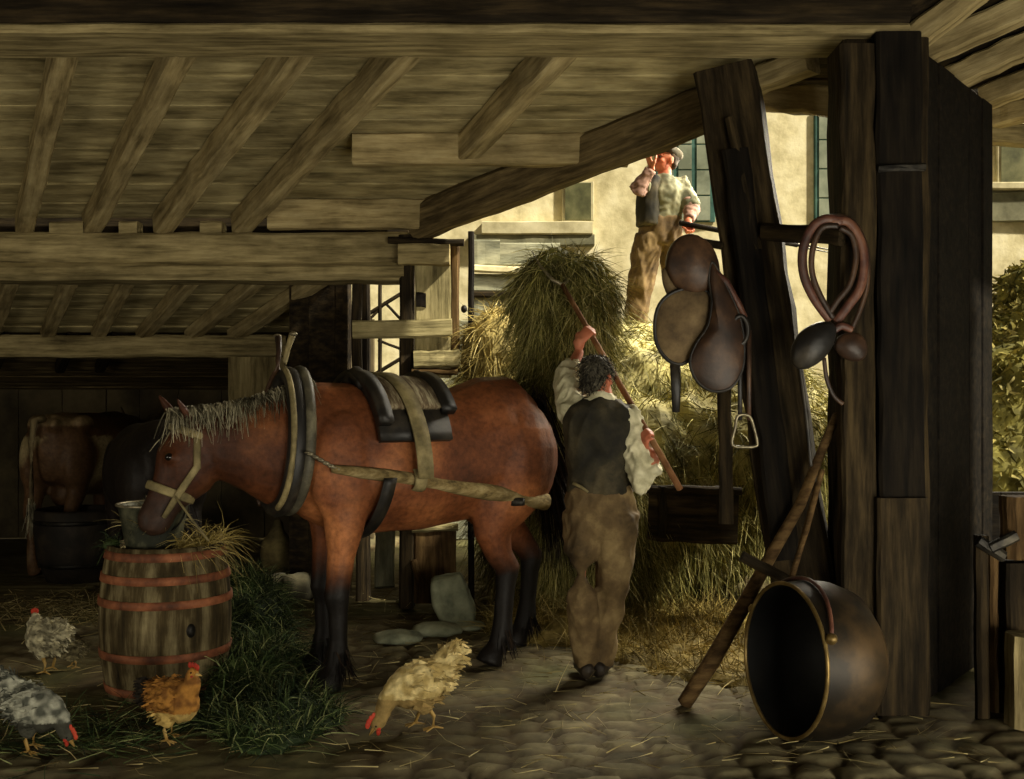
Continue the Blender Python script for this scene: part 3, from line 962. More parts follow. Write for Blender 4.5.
# ------------------------------------------------------------------ horses
def horse_shape(neck, head, ears=True):
    """whole body in its own frame: x forward, y left, z up"""
    T = Tubes()
    T.loft([((-.73, 0, 1.20), .10, .14), ((-.67, 0, 1.20), .22, .28), ((-.55, 0, 1.21), .30, .375), ((-.42, 0, 1.20), .315, .385), ((-.2, 0, 1.14), .31, .365),
            ((.05, 0, 1.11), .325, .365), ((.28, 0, 1.12), .315, .375), ((.46, 0, 1.16), .275, .385), ((.62, 0, 1.15), .245, .36), ((.76, 0, 1.12), .19, .26), ((.83, 0, 1.10), .1, .14)], (0, 0, 1), 20)
    T.loft(neck, (0, 0, 1), 16)
    for s in (-1, 1):
        T.ell((.52, s * .20, 1.10), (.20, .09, .30))
        T.ell((-.52, s * .17, 1.13), (.25, .17, .33))
        # front leg
        xo = .02 if s > 0 else -.05
        T.loft([((.50 + xo, s * .18, 1.02), .085, .15), ((.50 + xo, s * .185, .85), .085, .115), ((.52 + xo, s * .18, .68), .068, .078), ((.535 + xo, s * .175, .53), .055, .062), ((.545 + xo, s * .175, .46), .06, .066),
                ((.535 + xo, s * .175, .38), .044, .05), ((.53 + xo, s * .175, .24), .042, .048), ((.535 + xo, s * .175, .16), .056, .062), ((.56 + xo, s * .175, .10), .05, .052), ((.585 + xo, s * .175, .06), .066, .07), ((.60 + xo, s * .175, .012), .076, .084)], (1, 0, 0), 12, .15)
        # hind leg
        ho = .26 if s > 0 else -.13
        T.loft([((-.52, s * .18, 1.05), .12, .24), ((-.48 + ho * .4, s * .19, .86), .10, .19), ((-.56 + ho * .8, s * .185, .72), .078, .115), ((-.66 + ho, s * .18, .60), .06, .08), ((-.715 + ho, s * .175, .52), .058, .074), ((-.70 + ho, s * .175, .43), .048, .058),
                ((-.685 + ho, s * .175, .26), .045, .052), ((-.675 + ho, s * .175, .16), .058, .066), ((-.64 + ho, s * .175, .10), .05, .052), ((-.61 + ho, s * .175, .06), .066, .07), ((-.59 + ho, s * .175, .012), .074, .082)], (1, 0, 0), 12, .15)
    a, b = V(head[0]), V(head[1])
    ax = (b - a).normalized(); side = V(head[2]).normalized(); fr = side.cross(ax)   # forehead direction
    if fr.x < 0: fr = -fr
    L = (b - a).length
    st = []
    for q, w, h, o in ((-.06, .075, .09, -.03), (.08, .10, .135, -.04), (.25, .11, .165, -.055), (.40, .098, .158, -.055), (.58, .072, .112, -.03), (.75, .062, .085, -.01), (.90, .066, .082, -.005), (1.0, .055, .06, -.01)):
        st.append((a + ax * (L * q) + fr * o, w, h))
    T.loft(st, tuple(fr), 16)
    T.ell(a + ax * (L * .33) - fr * .13, (.085, .07, .10))
    for s in (-1, 1):
        T.ell(a + ax * (L * .30) + fr * .045 + side * s * .075, (.035, .035, .03))       # brow over the eye
        T.ell(a + ax * (L * .93) + fr * .03 + side * s * .035, (.022, .022, .024))       # nostril
        if ears:
            e0 = a - ax * .03 + side * s * .055 + fr * (.03 - .035 * s)
            ed = (-ax * .9 + side * s * .35 + fr * ears).normalized()
            T.loft([(e0 - ed * .03, .028, .02), (e0 + ed * .05, .036, .022), (e0 + ed * .11, .028, .016), (e0 + ed * .17, .007, .006)], tuple(fr), 10)
    return T, a, ax, side, fr, L


def bay(p):
    x, y, z = p
    base = np.array(lin((128, 74, 42))); hi = np.array(lin((196, 126, 76))); low = np.array(lin((72, 40, 25))); black = np.array(lin((24, 20, 17)))
    n = noise.noise((x * 3.2, y * 3.2, z * 3.2))
    n += .5 * noise.noise((x * 8, y * 8, z * 8))
    c = base + (hi - base) * max(0, n) * .9 + (low - base) * max(0, -n) * .9
    t = min(1, max(0, (.66 - z) / .16 + noise.noise((x * 9, y * 9, 1)) * .25)) if x < .85 else 0
    c = c * (1 - t) + black * t
    q = min(1, max(0, (x - .68) / .35))                  # neck and head in shade: the darkness is put into the coat
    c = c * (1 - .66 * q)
    if x > 1.15 and z < 1.02:
        m = min(1, (1.02 - z) / .08); c = c * (1 - m) + np.array(lin((58, 40, 30))) * m
    return c


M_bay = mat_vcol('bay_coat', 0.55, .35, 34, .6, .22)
HO = (-.50, 5.97, 0); HR = math.atan2(-.538, -.843)
hs = thing('horse', 'bay cart horse in harness eating from the bucket on the barrel', 'horse', HO, HR)
HM = MAT[hs.name]
neckb = [((.45, 0, 1.20), .25, .34), ((.62, 0, 1.20), .21, .34), ((.78, -.01, 1.20), .16, .31), ((.94, -.04, 1.22), .122, .23), ((1.08, -.07, 1.235), .10, .18), ((1.20, -.10, 1.25), .088, .145), ((1.28, -.11, 1.24), .07, .10)]
headb = ((1.22, -.11, 1.30), (1.41, -.12, .82), (.12, 1, 0))
T, ha, hax, hside, hfr, hL = horse_shape(neckb, headb, ears=1.3)
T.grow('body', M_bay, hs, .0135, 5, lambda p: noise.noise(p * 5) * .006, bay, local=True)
def HW(p): return HM @ V(p)
def hx(T):                                               # horse frame -> world
    T.v = [HM @ V(v) for v in T.v]; return T
for s in (-1, 1):
    hx(Tubes().ell(ha + hax * (hL * .30) + hfr * .055 + hside * s * .091, .020)).build('eye', mat_mottle('dark_eye', (8, 6, 5), (16, 12, 10), (30, 22, 16), 5, .15, 0, spec=.6), hs)
# mane, forelock, tail
M_mane = mat_blades('grey_mane', [(0, (84, 78, 60)), (.5, (146, 138, 110)), (1, (206, 198, 166))])
cp = []
for t in np.linspace(0, 1, 260):
    x = .62 + t * .70
    zc = np.interp(x, [.62, .78, .94, 1.10, 1.24, 1.34], [1.545, 1.515, 1.455, 1.425, 1.41, 1.40])
    yc = np.interp(x, [.62, .78, .94, 1.10, 1.24, 1.34], [0, -.01, -.04, -.07, -.10, -.11])
    for _ in range(4): cp.append((x + random.uniform(-.01, .01), yc + random.uniform(-.03, .04), zc + random.uniform(-.015, .012)))
cp = np.array(cp)
d = np.stack([rng.normal(size=len(cp)) * .25 + .1, np.abs(rng.normal(size=len(cp))) * .5 + .45, rng.normal(size=len(cp)) * .2 - .25], 1)
v, f = strands(cp, d, rng.uniform(.05, .13, len(cp)), rng.uniform(.006, .012, len(cp)), .8, 4, .25)
HA = np.array(HM); mk('mane', v @ HA[:3, :3].T + HA[:3, 3], f, M_mane, hs, False)
n = 60; q0 = np.array(ha + hfr * .05)
cp = q0 + rng.normal(size=(n, 3)) * .025
d = np.array(hax)[None] + np.array(hfr)[None] * .3 + rng.normal(size=(n, 3)) * .2
v, f = strands(cp, d, rng.uniform(.05, .10, n), rng.uniform(.006, .011, n), .2, 3, .2)
mk('forelock', v @ HA[:3, :3].T + HA[:3, 3], f, M_mane, hs, False)
M_tail = mat_blades('dark_tail', [(0, (14, 11, 9)), (.6, (34, 26, 20)), (1, (70, 54, 38))])
n = 420; cp = np.array([(-.76, 0, 1.38)]) + rng.normal(size=(n, 3)) * np.array([[.02, .035, .05]])
d = np.array([[-.35, 0, -1]]) + rng.normal(size=(n, 3)) * np.array([[.12, .16, .1]])
v, f = strands(cp, d, rng.uniform(.45, .8, n), rng.uniform(.007, .013, n), .25, 5, .12)
mk('tail', v @ HA[:3, :3].T + HA[:3, 3], f, M_tail, hs, False)
for (x, y) in ((.555, .175), (.485, -.175), (-.415, .175), (-.805, -.175)):   # feather on each fetlock
    cp, dd = [], []
    for _ in range(130):
        an = random.uniform(0, 2 * math.pi)
        cp.append((x + .05 * math.cos(an), y + .05 * math.sin(an), random.uniform(.12, .2))); dd.append((math.cos(an) * .25 - .12, math.sin(an) * .25, -1))
    v, f = strands(np.array(cp), np.array(dd) + rng.normal(size=(len(cp), 3)) * .12, rng.uniform(.06, .11, len(cp)), rng.uniform(.007, .012, len(cp)), .1, 2, .2)
    v[:, 2] = np.maximum(v[:, 2], .004)
    mk('fetlock_feather', v @ HA[:3, :3].T + HA[:3, 3], f, M_tail, hs, False)

# collar with hames
def ringpts(c, ry, rz, tilt=.10, n=36, egg=.18):
    out = []
    for t in np.linspace(0, 2 * math.pi, n, endpoint=False):
        y = math.sin(t) * ry * (1 - egg * math.cos(t)); z = math.cos(t) * rz
        out.append(V((c[0] + z * -tilt, c[1] + y, c[2] + z)))
    return out
cc = (.78, 0, 1.24)
col_ = hx(Tubes().ring(ringpts(cc, .205, .335), .045, .05, 10, (1, 0, .1))).build('collar', M_leather_d, hs)
hx(Tubes().ring(ringpts((.725, 0, 1.245), .225, .35), .032, .032, 10, (1, 0, .1))).build('collar_rim', mat_mottle('worn_leather', (40, 38, 32), (76, 72, 58), (128, 122, 98), 6, .55, .2), hs)
for s in (-1, 1):
    pts = [V((.82 - .10 * math.cos(t) * .34, s * (math.sin(t) * .245 * (1 - .18 * math.cos(t)) + .012), 1.25 + math.cos(t) * .36)) for t in np.linspace(.18, 2.75, 16)]
    top = [pts[0] + V((-.02, s * .05, .17)), pts[0] + V((-.01, s * .012, .10)), pts[0] + V((0, s * .002, .04))]
    hx(Tubes().tube(top + pts, [.018, .014, .013] + [.015] * 16, 8)).build('hame', M_leather_b if s < 0 else M_strap, hs)
    hx(Tubes().ell(top[0] + V((0, s * .012, .004)), (.02, .03, .012))).build('hame_tip', M_steel, hs)
tr0, tr1 = V((.77, .29, 1.20)), P(338, 470, 5.36)
hx_pts = [HM @ tr0, tr1]
T = Tubes()
for k in range(12):
    c = hx_pts[0].lerp(hx_pts[1], (k + .5) / 12)
    T.ell(c, (.017, .006 if k % 2 else .010, .010 if k % 2 else .006), n=8, m=6)
T.build('trace_chain', M_steel, hs)

# cart saddle (pad), back band, girth
def band(x0, x1, a0, a1, off, th, zc=1.125, w=.325, h=.375, n=24, shear=0.0):
    """a strip of leather round the trunk; angles from the top, positive towards the left (near) side"""
    T = Tubes(); vs = []
    for i in range(n + 1):
        a = a0 + (a1 - a0) * i / n
        for (x, o) in ((x0, off), (x0, off + th), (x1, off + th), (x1, off)):
            r = V((x + shear * a, math.sin(a) * (w + o), zc + math.cos(a) * (h + o)))
            T.v.append(r)
    for i in range(n):
        for j in range(4):
            T.f.append((i * 4 + j, i * 4 + (j + 1) % 4, i * 4 + 4 + (j + 1) % 4, i * 4 + 4 + j))
    T.f.append((3, 2, 1, 0)); T.f.append(tuple(n * 4 + j for j in range(4)))
    return hx(T)
pad = band(.0, .40, -1.2, 1.28, .012, .045).build('saddle_pad', M_leather_d, hs)
M_ticking = mat_mottle('striped_blanket', (58, 40, 30), (120, 104, 78), (196, 186, 152), 7, .85, .2, stretch=(6, 1, 1))
band(.04, .34, -.85, .88, .055, .025).build('saddle_cover', M_ticking, hs)
band(.345, .415, -.95, 1.10, .055, .055).build('saddle_roll', M_leather_d, hs)
band(-.035, .04, -.8, .95, .055, .05).build('saddle_roll', M_leather_d, hs)
hx(Tubes().tube([V((.375, y, 1.585 - abs(y) * .5)) for y in np.linspace(-.12, .12, 7)], .045, 10)).build('saddle_pommel', M_leather_d, hs)
hx(Tubes().tube([V((.02, y, 1.575 - abs(y) * .5)) for y in np.linspace(-.12, .12, 7)], .04, 10)).build('saddle_cantle', M_leather_d, hs)
band(.20, .285, -1.5, 1.72, .085, .014, shear=-.035).build('back_band', M_strap, hs)
band(.22, .29, 1.74, math.pi + .4, .012, .012, shear=.05).build('girth', M_leather_d, hs)
# bridle
T = Tubes()
def headring(q, w, h, o, wid, th):
    c = ha + hax * (hL * q) + hfr * o
    return [c + hside * (w * math.cos(t)) + hfr * (h * math.sin(t)) for t in np.linspace(0, 2 * math.pi, 24, endpoint=False)]
hx(Tubes().ring(headring(.60, .080, .118, -.028, 0, 0), .006, .022, 8, tuple(hax))).build('noseband', M_strap, hs)
for s in (-1, 1):
    a_ = ha + hax * (hL * .02) + hside * s * .093 - hfr * .03
    m_ = ha + hax * (hL * .30) + hside * s * .120 - hfr * .08
    b_ = ha + hax * (hL * .60) + hside * s * .088 - hfr * .05
    e_ = ha + hax * (hL * .84) + hside * s * .074 - hfr * .03
    hx(Tubes().loft([(a_, .006, .018), (m_, .006, .018), (b_, .006, .018), (e_, .006, .012)], tuple(hfr), 8)).build('cheek_strap', M_strap, hs)
hx(Tubes().ring(headring(.02, .097, .128, -.036, 0, 0), .006, .02, 8, tuple(hax))).build('crown_strap', M_strap, hs)
e_ = ha + hax * (hL * .62) + hside * .088 - hfr * .04
w0 = HM @ e_
T = Tubes().tube([w0, w0 + V((.05, -.02, -.06)), w0 + V((.12, -.03, -.15)), w0 + V((.17, -.03, -.21))], .006, 6)
T.build('halter_rope', M_strap, hs)

# the cart shaft on the near side
s0, s1 = P(333, 469, 5.36), P(546, 502, 6.12)
sh = thing('cart_shaft', 'pale wooden cart shaft hung along the horse\'s flank', 'shaft', (s0 + s1) / 2 - V((0, 0, .1)))
mid = s0.lerp(s1, .45) + V((0, 0, .012))
T = Tubes().tube([s0, s0.lerp(s1, .12) + V((0, 0, .004)), s0.lerp(s1, .3) + V((0, 0, .014)), mid, s0.lerp(s1, .7) + V((0, 0, .006)), s1], [.020, .030, .035, .041, .046, .048], 12)
T.build('shaft_pole', W_pole, sh)
tp = s0.lerp(s1, .36)
sd_ = (s1 - s0).normalized()
T = Tubes().ring([tp + V((0, 0, .012)) + sd_.cross(V((0, 0, 1))) * math.cos(t) * .052 + V((0, 0, 1)) * math.sin(t) * .056 for t in np.linspace(0, 2 * math.pi, 18, endpoint=False)], .007, .036, 8, tuple(sd_))
T.build('tug_loop', M_strap, sh)
g_ = s0.lerp(s1, .84)
T = Tubes().loft([(g_ + V((0, -.05, 0)), .008, .05), (g_ + V((.0, -.055, -.04)), .008, .05)], (1, 0, 0), 8).build('iron_staple', M_iron, sh)

# dark horse seen from behind in the gloom
def darkcoat(p):
    n = noise.noise(V(p) * 3)
    return np.array(lin((34, 28, 23))) * (1 + .4 * n)
dh = thing('horse', 'black-brown horse standing in the gloom behind the bay\'s head', 'horse', (-2.42, 7.35, 0), math.radians(118))
T, a_, *_r = horse_shape([((.45, 0, 1.18), .24, .33), ((.66, 0, 1.2), .19, .3), ((.86, 0, 1.18), .14, .22), ((1.06, 0, 1.10), .11, .17), ((1.2, 0, 1.02), .085, .12)], ((1.24, 0, 1.08), (1.52, 0, .66), (0, 1, 0)), ears=.3)
T.v = [v * .84 for v in map(V, T.v)]
T.grow('body', M_bay, dh, .02, 4, None, darkcoat, local=True)
DM = np.array(MAT[dh.name]); n = 300
cp = (np.array([(-.86, 0, 1.34)]) + rng.normal(size=(n, 3)) * np.array([[.02, .03, .05]])) * .84
d = np.array([[-.25, 0, -1]]) + rng.normal(size=(n, 3)) * .12
v, f = strands(cp, d, rng.uniform(.4, .75, n), rng.uniform(.007, .013, n), .2, 4, .1)
mk('tail', v @ DM[:3, :3].T + DM[:3, 3], f, M_tail, dh, False)

# brown cow, seen from behind at the left edge
def cowcoat(p):
    x, y, z = p
    n = noise.noise((x * 2.1 + 4, y * 2.1, z * 2.1))
    c = np.array(lin((98, 72, 48))) * (1 + .35 * noise.noise((x * 5, y * 5, z * 5)))
    w = np.array(lin((176, 158, 116)))
    t = min(1, max(0, (n - .12) * 6)) if z < 1.15 else 0
    if z > 1.24 and x < -.35: t = max(t, .35)
    return c * (1 - t) + w * t
cw_ = thing('cow', 'brown and cream cow at the left edge, seen from behind', 'cow', (-3.72, 9.72, 0), math.radians(84))
T = Tubes()
T.loft([((-.80, 0, 1.06), .12, .20), ((-.72, 0, 1.06), .22, .28), ((-.55, 0, 1.04), .27, .31), ((-.25, 0, 1.0), .33, .35), ((.1, 0, .97), .35, .37), ((.45, 0, 1.0), .27, .35), ((.7, 0, 1.02), .2, .28), ((.8, 0, 1.0), .1, .16)], (0, 0, 1), 18)
for s in (-1, 1):
    T.ell((-.52, s * .20, 1.27), (.13, .06, .06)); T.ell((-.78, s * .09, 1.24), (.07, .05, .07))
    T.ell((-.58, s * .18, .95), (.2, .12, .28))
    T.loft([((-.58, s * .18, .9), .11, .18), ((-.6, s * .18, .68), .075, .10), ((-.69, s * .17, .5), .055, .07), ((-.67, s * .17, .3), .042, .048), ((-.66, s * .17, .12), .05, .054), ((-.62, s * .17, .012), .06, .07)], (1, 0, 0), 10, .15)
    T.loft([((.5, s * .17, .9), .09, .13), ((.5, s * .17, .62), .06, .075), ((.52, s * .17, .42), .05, .055), ((.51, s * .17, .15), .045, .048), ((.54, s * .17, .012), .06, .066)], (1, 0, 0), 10, .15)
T.ell((-.4, 0, .66), (.18, .14, .13))
T.loft([((.6, 0, 1.1), .14, .24), ((.85, 0, 1.12), .11, .18), ((1.05, 0, 1.1), .09, .13)], (0, 0, 1), 12)
T.loft([((1.0, 0, 1.2), .09, .10), ((1.12, 0, 1.08), .10, .11), ((1.28, 0, .9), .07, .075), ((1.36, 0, .82), .065, .06)], (1, 0, 1), 12)
for s in (-1, 1): T.loft([((1.0, s * .1, 1.18), .03, .02), ((1.0, s * .2, 1.17), .045, .02), ((1.0, s * .27, 1.14), .01, .01)], (0, 0, 1), 8)
T.grow('body', M_bay, cw_, .02, 4, lambda p: noise.noise(p * 5) * .01, cowcoat, local=True)
CM = MAT[cw_.name]
T = Tubes()
T.tube([(-.80, 0, 1.30), (-.90, .02, 1.28), (-.93, .03, 1.1), (-.92, .03, .8), (-.92, .03, .6)], [.035, .03, .022, .018, .016], 8)
T.v = [CM @ V(v) for v in T.v]; T.build('tail', mat_mottle('cow_tail', (60, 48, 34), (110, 96, 68), (150, 136, 100), 6, .8, .2), cw_)
n = 120; cp = np.array([(-.92, .03, .62)]) + rng.normal(size=(n, 3)) * .015
d = np.array([[0, 0, -1]]) + rng.normal(size=(n, 3)) * .12
v, f = strands(cp, d, rng.uniform(.12, .28, n), rng.uniform(.006, .01, n), .1, 3, .1)
DM = np.array(CM); mk('tail_tuft', v @ DM[:3, :3].T + DM[:3, 3], f, M_mane, cw_, False)
for s in (-1, 1):
    T = Tubes().tube([(1.0, s * .08, 1.26), (1.0, s * .17, 1.30), (1.04, s * .22, 1.38)], [.025, .018, .006], 8)
    T.v = [CM @ V(v) for v in T.v]; T.build('horn', M_lining, cw_)

# round dark tub and hay before the cow
tbp = G(64, 585) + V((0, .28, 0))
tb_ = thing('tub', 'big round dark tub on the ground behind the cow', 'tub', tbp)
T = Tubes(); n = 32
prof = [(.001, 0), (.24, 0), (.31, .18), (.335, .40), (.33, .56), (.315, .575), (.30, .56), (.30, .40), (.22, .05), (.001, .05)]
for r, z in prof:
    for j in range(n):
        q = 2 * math.pi * j / n; T.v.append(tbp + V((r * math.cos(q), r * math.sin(q), z)))
for i in range(len(prof) - 1):
    for j in range(n): T.f.append((i * n + j, i * n + (j + 1) % n, (i + 1) * n + (j + 1) % n, (i + 1) * n + j))
T.build('tub_wall', mat_mottle('tub_wood', (20, 18, 15), (36, 31, 25), (58, 50, 38), 5, .7, .3), tb_)
for z in (.14, .48):
    T = Tubes().ring([tbp + V((np.interp(z, [0, .18, .4, .56], [.24, .31, .335, .33]) * 1.01 * math.cos(t), np.interp(z, [0, .18, .4, .56], [.24, .31, .335, .33]) * 1.01 * math.sin(t), z)) for t in np.linspace(0, 2 * math.pi, 32, endpoint=False)], .006, .018, nrm=(0, 0, 1))
    T.build('hoop', M_iron, tb_)
gs = G(252, 600); 
T = Tubes().ell(gs + V((0.02, .75, .22)), (.13, .12, .22)).ell(gs + V((0.03, .75, .44)), (.05, .05, .07)).ell(gs + V((.18, .78, .14)), (.10, .1, .14))
a, f = T.grown(.02, 4, lambda p: noise.noise(p * 10) * .02)
a[:, 2] -= a[:, 2].min()
tag(mk('feed_sack', a, f, mat_mottle('sackcloth', (52, 46, 28), (86, 76, 46), (120, 108, 68), 6, .9, .4)), 'dim feed sack leaning in the shadow under the horse\'s neck', 'sack')
# ------------------------------------------------------------------ hens
M_beak = mat_mottle('horn_yellow', (120, 92, 44), (160, 128, 66), (190, 160, 96), 9, .5, .1)
M_comb = mat_mottle('red_comb', (120, 30, 18), (170, 50, 30), (196, 80, 52), 9, .6, .2)
M_fea = mat_vcol('feathers', .85, .5, 40, .5, .2, lowest=120)
M_eye = bpy.data.materials['dark_eye']


def hen(label, loc, rotz, head, tail, colfn, s=1.0, legs=True, parts=True, fea=None, strand=None):
    """x forward. head = (x, z) of the head, tail = (x, z) of the tail tip"""
    h = thing('hen', label, 'hen', loc, rotz)
    Mx = MAT[h.name] @ M.Scale(s, 4)
    T = Tubes()
    tilt = math.atan2(tail[1] - .2, abs(tail[0])) * .45
    R = M.Rotation(tilt, 3, 'Y')
    T.ell((0, 0, .20), (.135, .088, .098), R)
    T.ell((.06, 0, .185), (.085, .078, .09), R)
    hx_, hz_ = head
    m_ = (.5 * (.09 + hx_) + (.02 if hz_ > .2 else .01), .5 * (.23 + hz_))
    T.loft([((.05, 0, .215), .065, .075), ((.5 * (.07 + m_[0]), 0, .5 * (.225 + m_[1])), .052, .058), ((m_[0], 0, m_[1]), .038, .042), ((hx_ - .01, 0, hz_), .026, .03)], (0, 0, 1) if hz_ < .25 else (-1, 0, .3), 12)
    down = hz_ < .2
    T.ell((hx_, 0, hz_), (.03, .024, .027))
    T.loft([((-.07, 0, .21), .06, .07), ((tail[0] * .72, 0, tail[1] * .72 + .055), .04, .06), ((tail[0], 0, tail[1]), .018, .045)], (0, 0, 1), 12)
    for y in (-.04, .04): T.ell((0.0, y, .125), (.045, .032, .055))
    a, f = T.grown(.0085, 4, lambda p: noise.noise(p * 42) * .006)
    cols = [colfn(p) for p in a]
    A = np.array(Mx)
    mk('body', a @ A[:3, :3].T + A[:3, 3], f, M_fea, h, True, cols=cols)
    # ruffled feathers
    n = 520
    p, nr = surf_samples(a, f, n, lambda c, q: (c[:, 2] > .11) & (c[:, 0] < .08))
    d = nr * .16 + np.array([[-1, 0, -.1]]) + rng.normal(size=(n, 3)) * .16
    v, g = strands(p - nr * .004, d, rng.uniform(.025, .042, n), rng.uniform(.014, .024, n), .1, 2, .2)
    cc_ = np.repeat(np.array([colfn(q) for q in p]) * rng.uniform(.7, 1.35, (n, 1)), 6, axis=0)
    mk('plumage', v @ A[:3, :3].T + A[:3, 3], g, M_fea, h, False, cols=cc_)
    n = 60
    tp = np.array([(tail[0] * .55, 0, tail[1] * .55 + .09)]) + rng.normal(size=(n, 3)) * .018
    d = np.array([[tail[0], 0, tail[1] - .16]]) / np.hypot(tail[0], tail[1] - .16) + rng.normal(size=(n, 3)) * .13
    v, g = strands(tp, d, rng.uniform(.06, .095, n), rng.uniform(.016, .026, n), .05, 3, .25)
    tc = np.repeat(np.array([colfn(np.array((tail[0] * 1.2, 0, tail[1])))] * n) * rng.uniform(.6, 1.2, (n, 1)), 8, axis=0)
    mk('tail_feathers', v @ A[:3, :3].T + A[:3, 3], g, M_fea, h, False, cols=tc)

    def put(T, nm, mat):
        T.v = [Mx @ V(q) for q in T.v]; return T.build(nm, mat, h)
    bd = V((.6, 0, -.8)) if down else V((1, 0, -.15))
    bd.normalize()
    hc = V((hx_, 0, hz_))
    put(Tubes().loft([(hc + bd * .018, .011, .012), (hc + bd * .036, .007, .008), (hc + bd * .056, .002, .002)], (0, 1, 0), 8), 'beak', M_beak)
    ud = V((bd.z * -1, 0, bd.x))
    T = Tubes()
    for k, q in enumerate((-.022, -.006, .01, .024)):
        T.ell(hc + bd * q + ud * (.032 + (.004 if k in (1, 2) else 0)), (.011, .005, .015))
    put(T, 'comb', M_comb)
    put(Tubes().ell(hc + bd * .022 - ud * .026, (.010, .008, .016)).ell(hc + bd * .01 - ud * .012, (.014, .026, .012)), 'wattle', M_comb)
    for sy in (-1, 1): put(Tubes().ell(hc + bd * .008 + ud * .007 + V((0, sy * .0225, 0)), .0045, n=8, m=6), 'eye', M_eye)
    for k, (sy, fx) in enumerate(((-1, .02), (1, -.03))):
        k0 = V((.0 + fx * .3, sy * .042, .11)); an = V((-.01 + fx, sy * .045, .018))
        T = Tubes().tube([k0, V((-.022 + fx * .7, sy * .044, .062)), an], [.013, .0085, .0075], 8)
        for ang in (-.5, 0, .5, math.pi):
            T.tube([an, an + V((math.cos(ang) * .045, math.sin(ang) * .045, -.012))], [.006, .003], 6)
        put(T, 'leg', M_beak)
    return h


def speckle(c1, c2, c3=None, neck=None, f=28.0, tail=None):
    a, b = np.array(lin(c1)), np.array(lin(c2))
    def fn(p):
        n = noise.noise(V(p) * f)
        t = min(1, max(0, .5 + n * 1.8)); c = a * (1 - t) + b * t
        if neck is not None and (p[0] > .09): c = np.array(lin(neck)) * (1 + .3 * n)
        if c3 is not None and p[2] < .15: c = np.array(lin(c3)) * (1 + .3 * n)
        if tail is not None and p[0] < -.13: c = np.array(lin(tail)) * (1 + .3 * n)
        return c
    return fn


def gz(x, y): g = G(x, y); return (g.x, g.y, 0)


hen('cream hen pecking at the cobbles in front of the horse', gz(421, 729), math.radians(205), (.20, .045), (-.185, .345), speckle((226, 206, 146), (176, 154, 96), (150, 126, 76)), 1.02)
hen('golden brown hen standing upright before the barrel', gz(172, 741), math.radians(-25), (.125, .335), (-.20, .225), speckle((176, 124, 56), (124, 82, 36), (200, 170, 100), tail=(40, 34, 26)), .90)
hen('grey speckled hen pecking at the bottom left corner', gz(34, 752), math.radians(-18), (.185, .09), (-.20, .33), speckle((176, 176, 158), (84, 86, 76), (70, 70, 60)), .92)
hen('white and grey hen behind, left of the barrel', gz(47, 672), math.radians(150), (.10, .30), (-.18, .26), speckle((198, 190, 156), (130, 124, 100)), .95)
hen('small pale chick between the far hen and the barrel', gz(72, 668), math.radians(200), (.115, .27), (-.15, .22), speckle((150, 140, 104), (96, 88, 64)), .5)

# ------------------------------------------------------------------ people
M_skin = mat_vcol('skin', .6, .12, 30, .3, .35, lowest=170)
M_shirt = mat_mottle('linen_shirt', (150, 146, 116), (196, 190, 156), (226, 220, 188), 9, .85, .25)
M_vest = mat_mottle('dark_waistcoat', (26, 24, 17), (46, 42, 29), (80, 71, 50), 6, .85, .3)
M_trous = mat_mottle('brown_trousers', (62, 50, 32), (98, 80, 52), (140, 120, 82), 5, .9, .4)
M_trous2 = mat_mottle('tan_trousers', (66, 52, 32), (100, 80, 50), (132, 110, 72), 5, .9, .4)
M_shirt2 = mat_mottle('sage_shirt', (76, 76, 56), (108, 106, 80), (142, 138, 108), 7, .85, .25)
M_pink = mat_mottle('pink_cuffs', (104, 78, 66), (138, 106, 90), (166, 136, 118), 7, .8, .2)
M_shoe = mat_mottle('work_boots', (20, 17, 13), (34, 28, 21), (58, 48, 34), 7, .6, .3)
M_hair = mat_blades('dark_grey_hair', [(0, (24, 22, 19)), (.6, (58, 54, 45)), (1, (150, 142, 118))])
M_cap = mat_mottle('cloth_cap', (52, 48, 38), (78, 72, 56), (104, 96, 76), 7, .9, .3)


def hand(T, w, d, n, t, curl=1.2, s=1.0, spread=0.0):
    """w wrist, d towards the knuckles, n palm direction, t towards the thumb side"""
    w, d, n, t = V(w), V(d).normalized(), V(n), V(t)
    n = (n - d * n.dot(d)).normalized()
    tt = d.cross(n)
    if tt.dot(t) < 0: tt = -tt
    T.loft([(w - d * .02 * s, .027 * s, .021 * s), (w + d * .03 * s, .037 * s, .018 * s), (w + d * .075 * s, .042 * s, .016 * s), (w + d * .095 * s, .040 * s, .013 * s)], tuple(n), 12)
    for i, L in enumerate((.072, .080, .075, .060)):
        p = w + d * (.092 - (.008 if i == 3 else 0)) * s + tt * (1.5 - i) * .0205 * s
        a = 0.0; pts = [p - d * .012 * s]; pts.append(p)
        for k, q in enumerate((.44, .31, .25)):
            a += curl * (.75, 1.0, .75)[k] * (1 + .06 * i)
            p = p + (d * math.cos(a) + n * math.sin(a)).normalized() * (L * q * s)
            pts.append(p)
        T.tube(pts, [.0095 * s, .0095 * s, .009 * s, .0083 * s, .0072 * s], 8)
    p = w + d * .022 * s + tt * .030 * s
    pts = [p]
    for v_ in ((d * .55 + tt * .65 + n * .45), (d * .75 + tt * .1 + n * .6), (d * .45 - tt * .45 + n * .6)):
        p = p + v_.normalized() * .032 * s; pts.append(p)
    T.tube(pts, [.016 * s, .0125 * s, .0105 * s, .008 * s], 8)


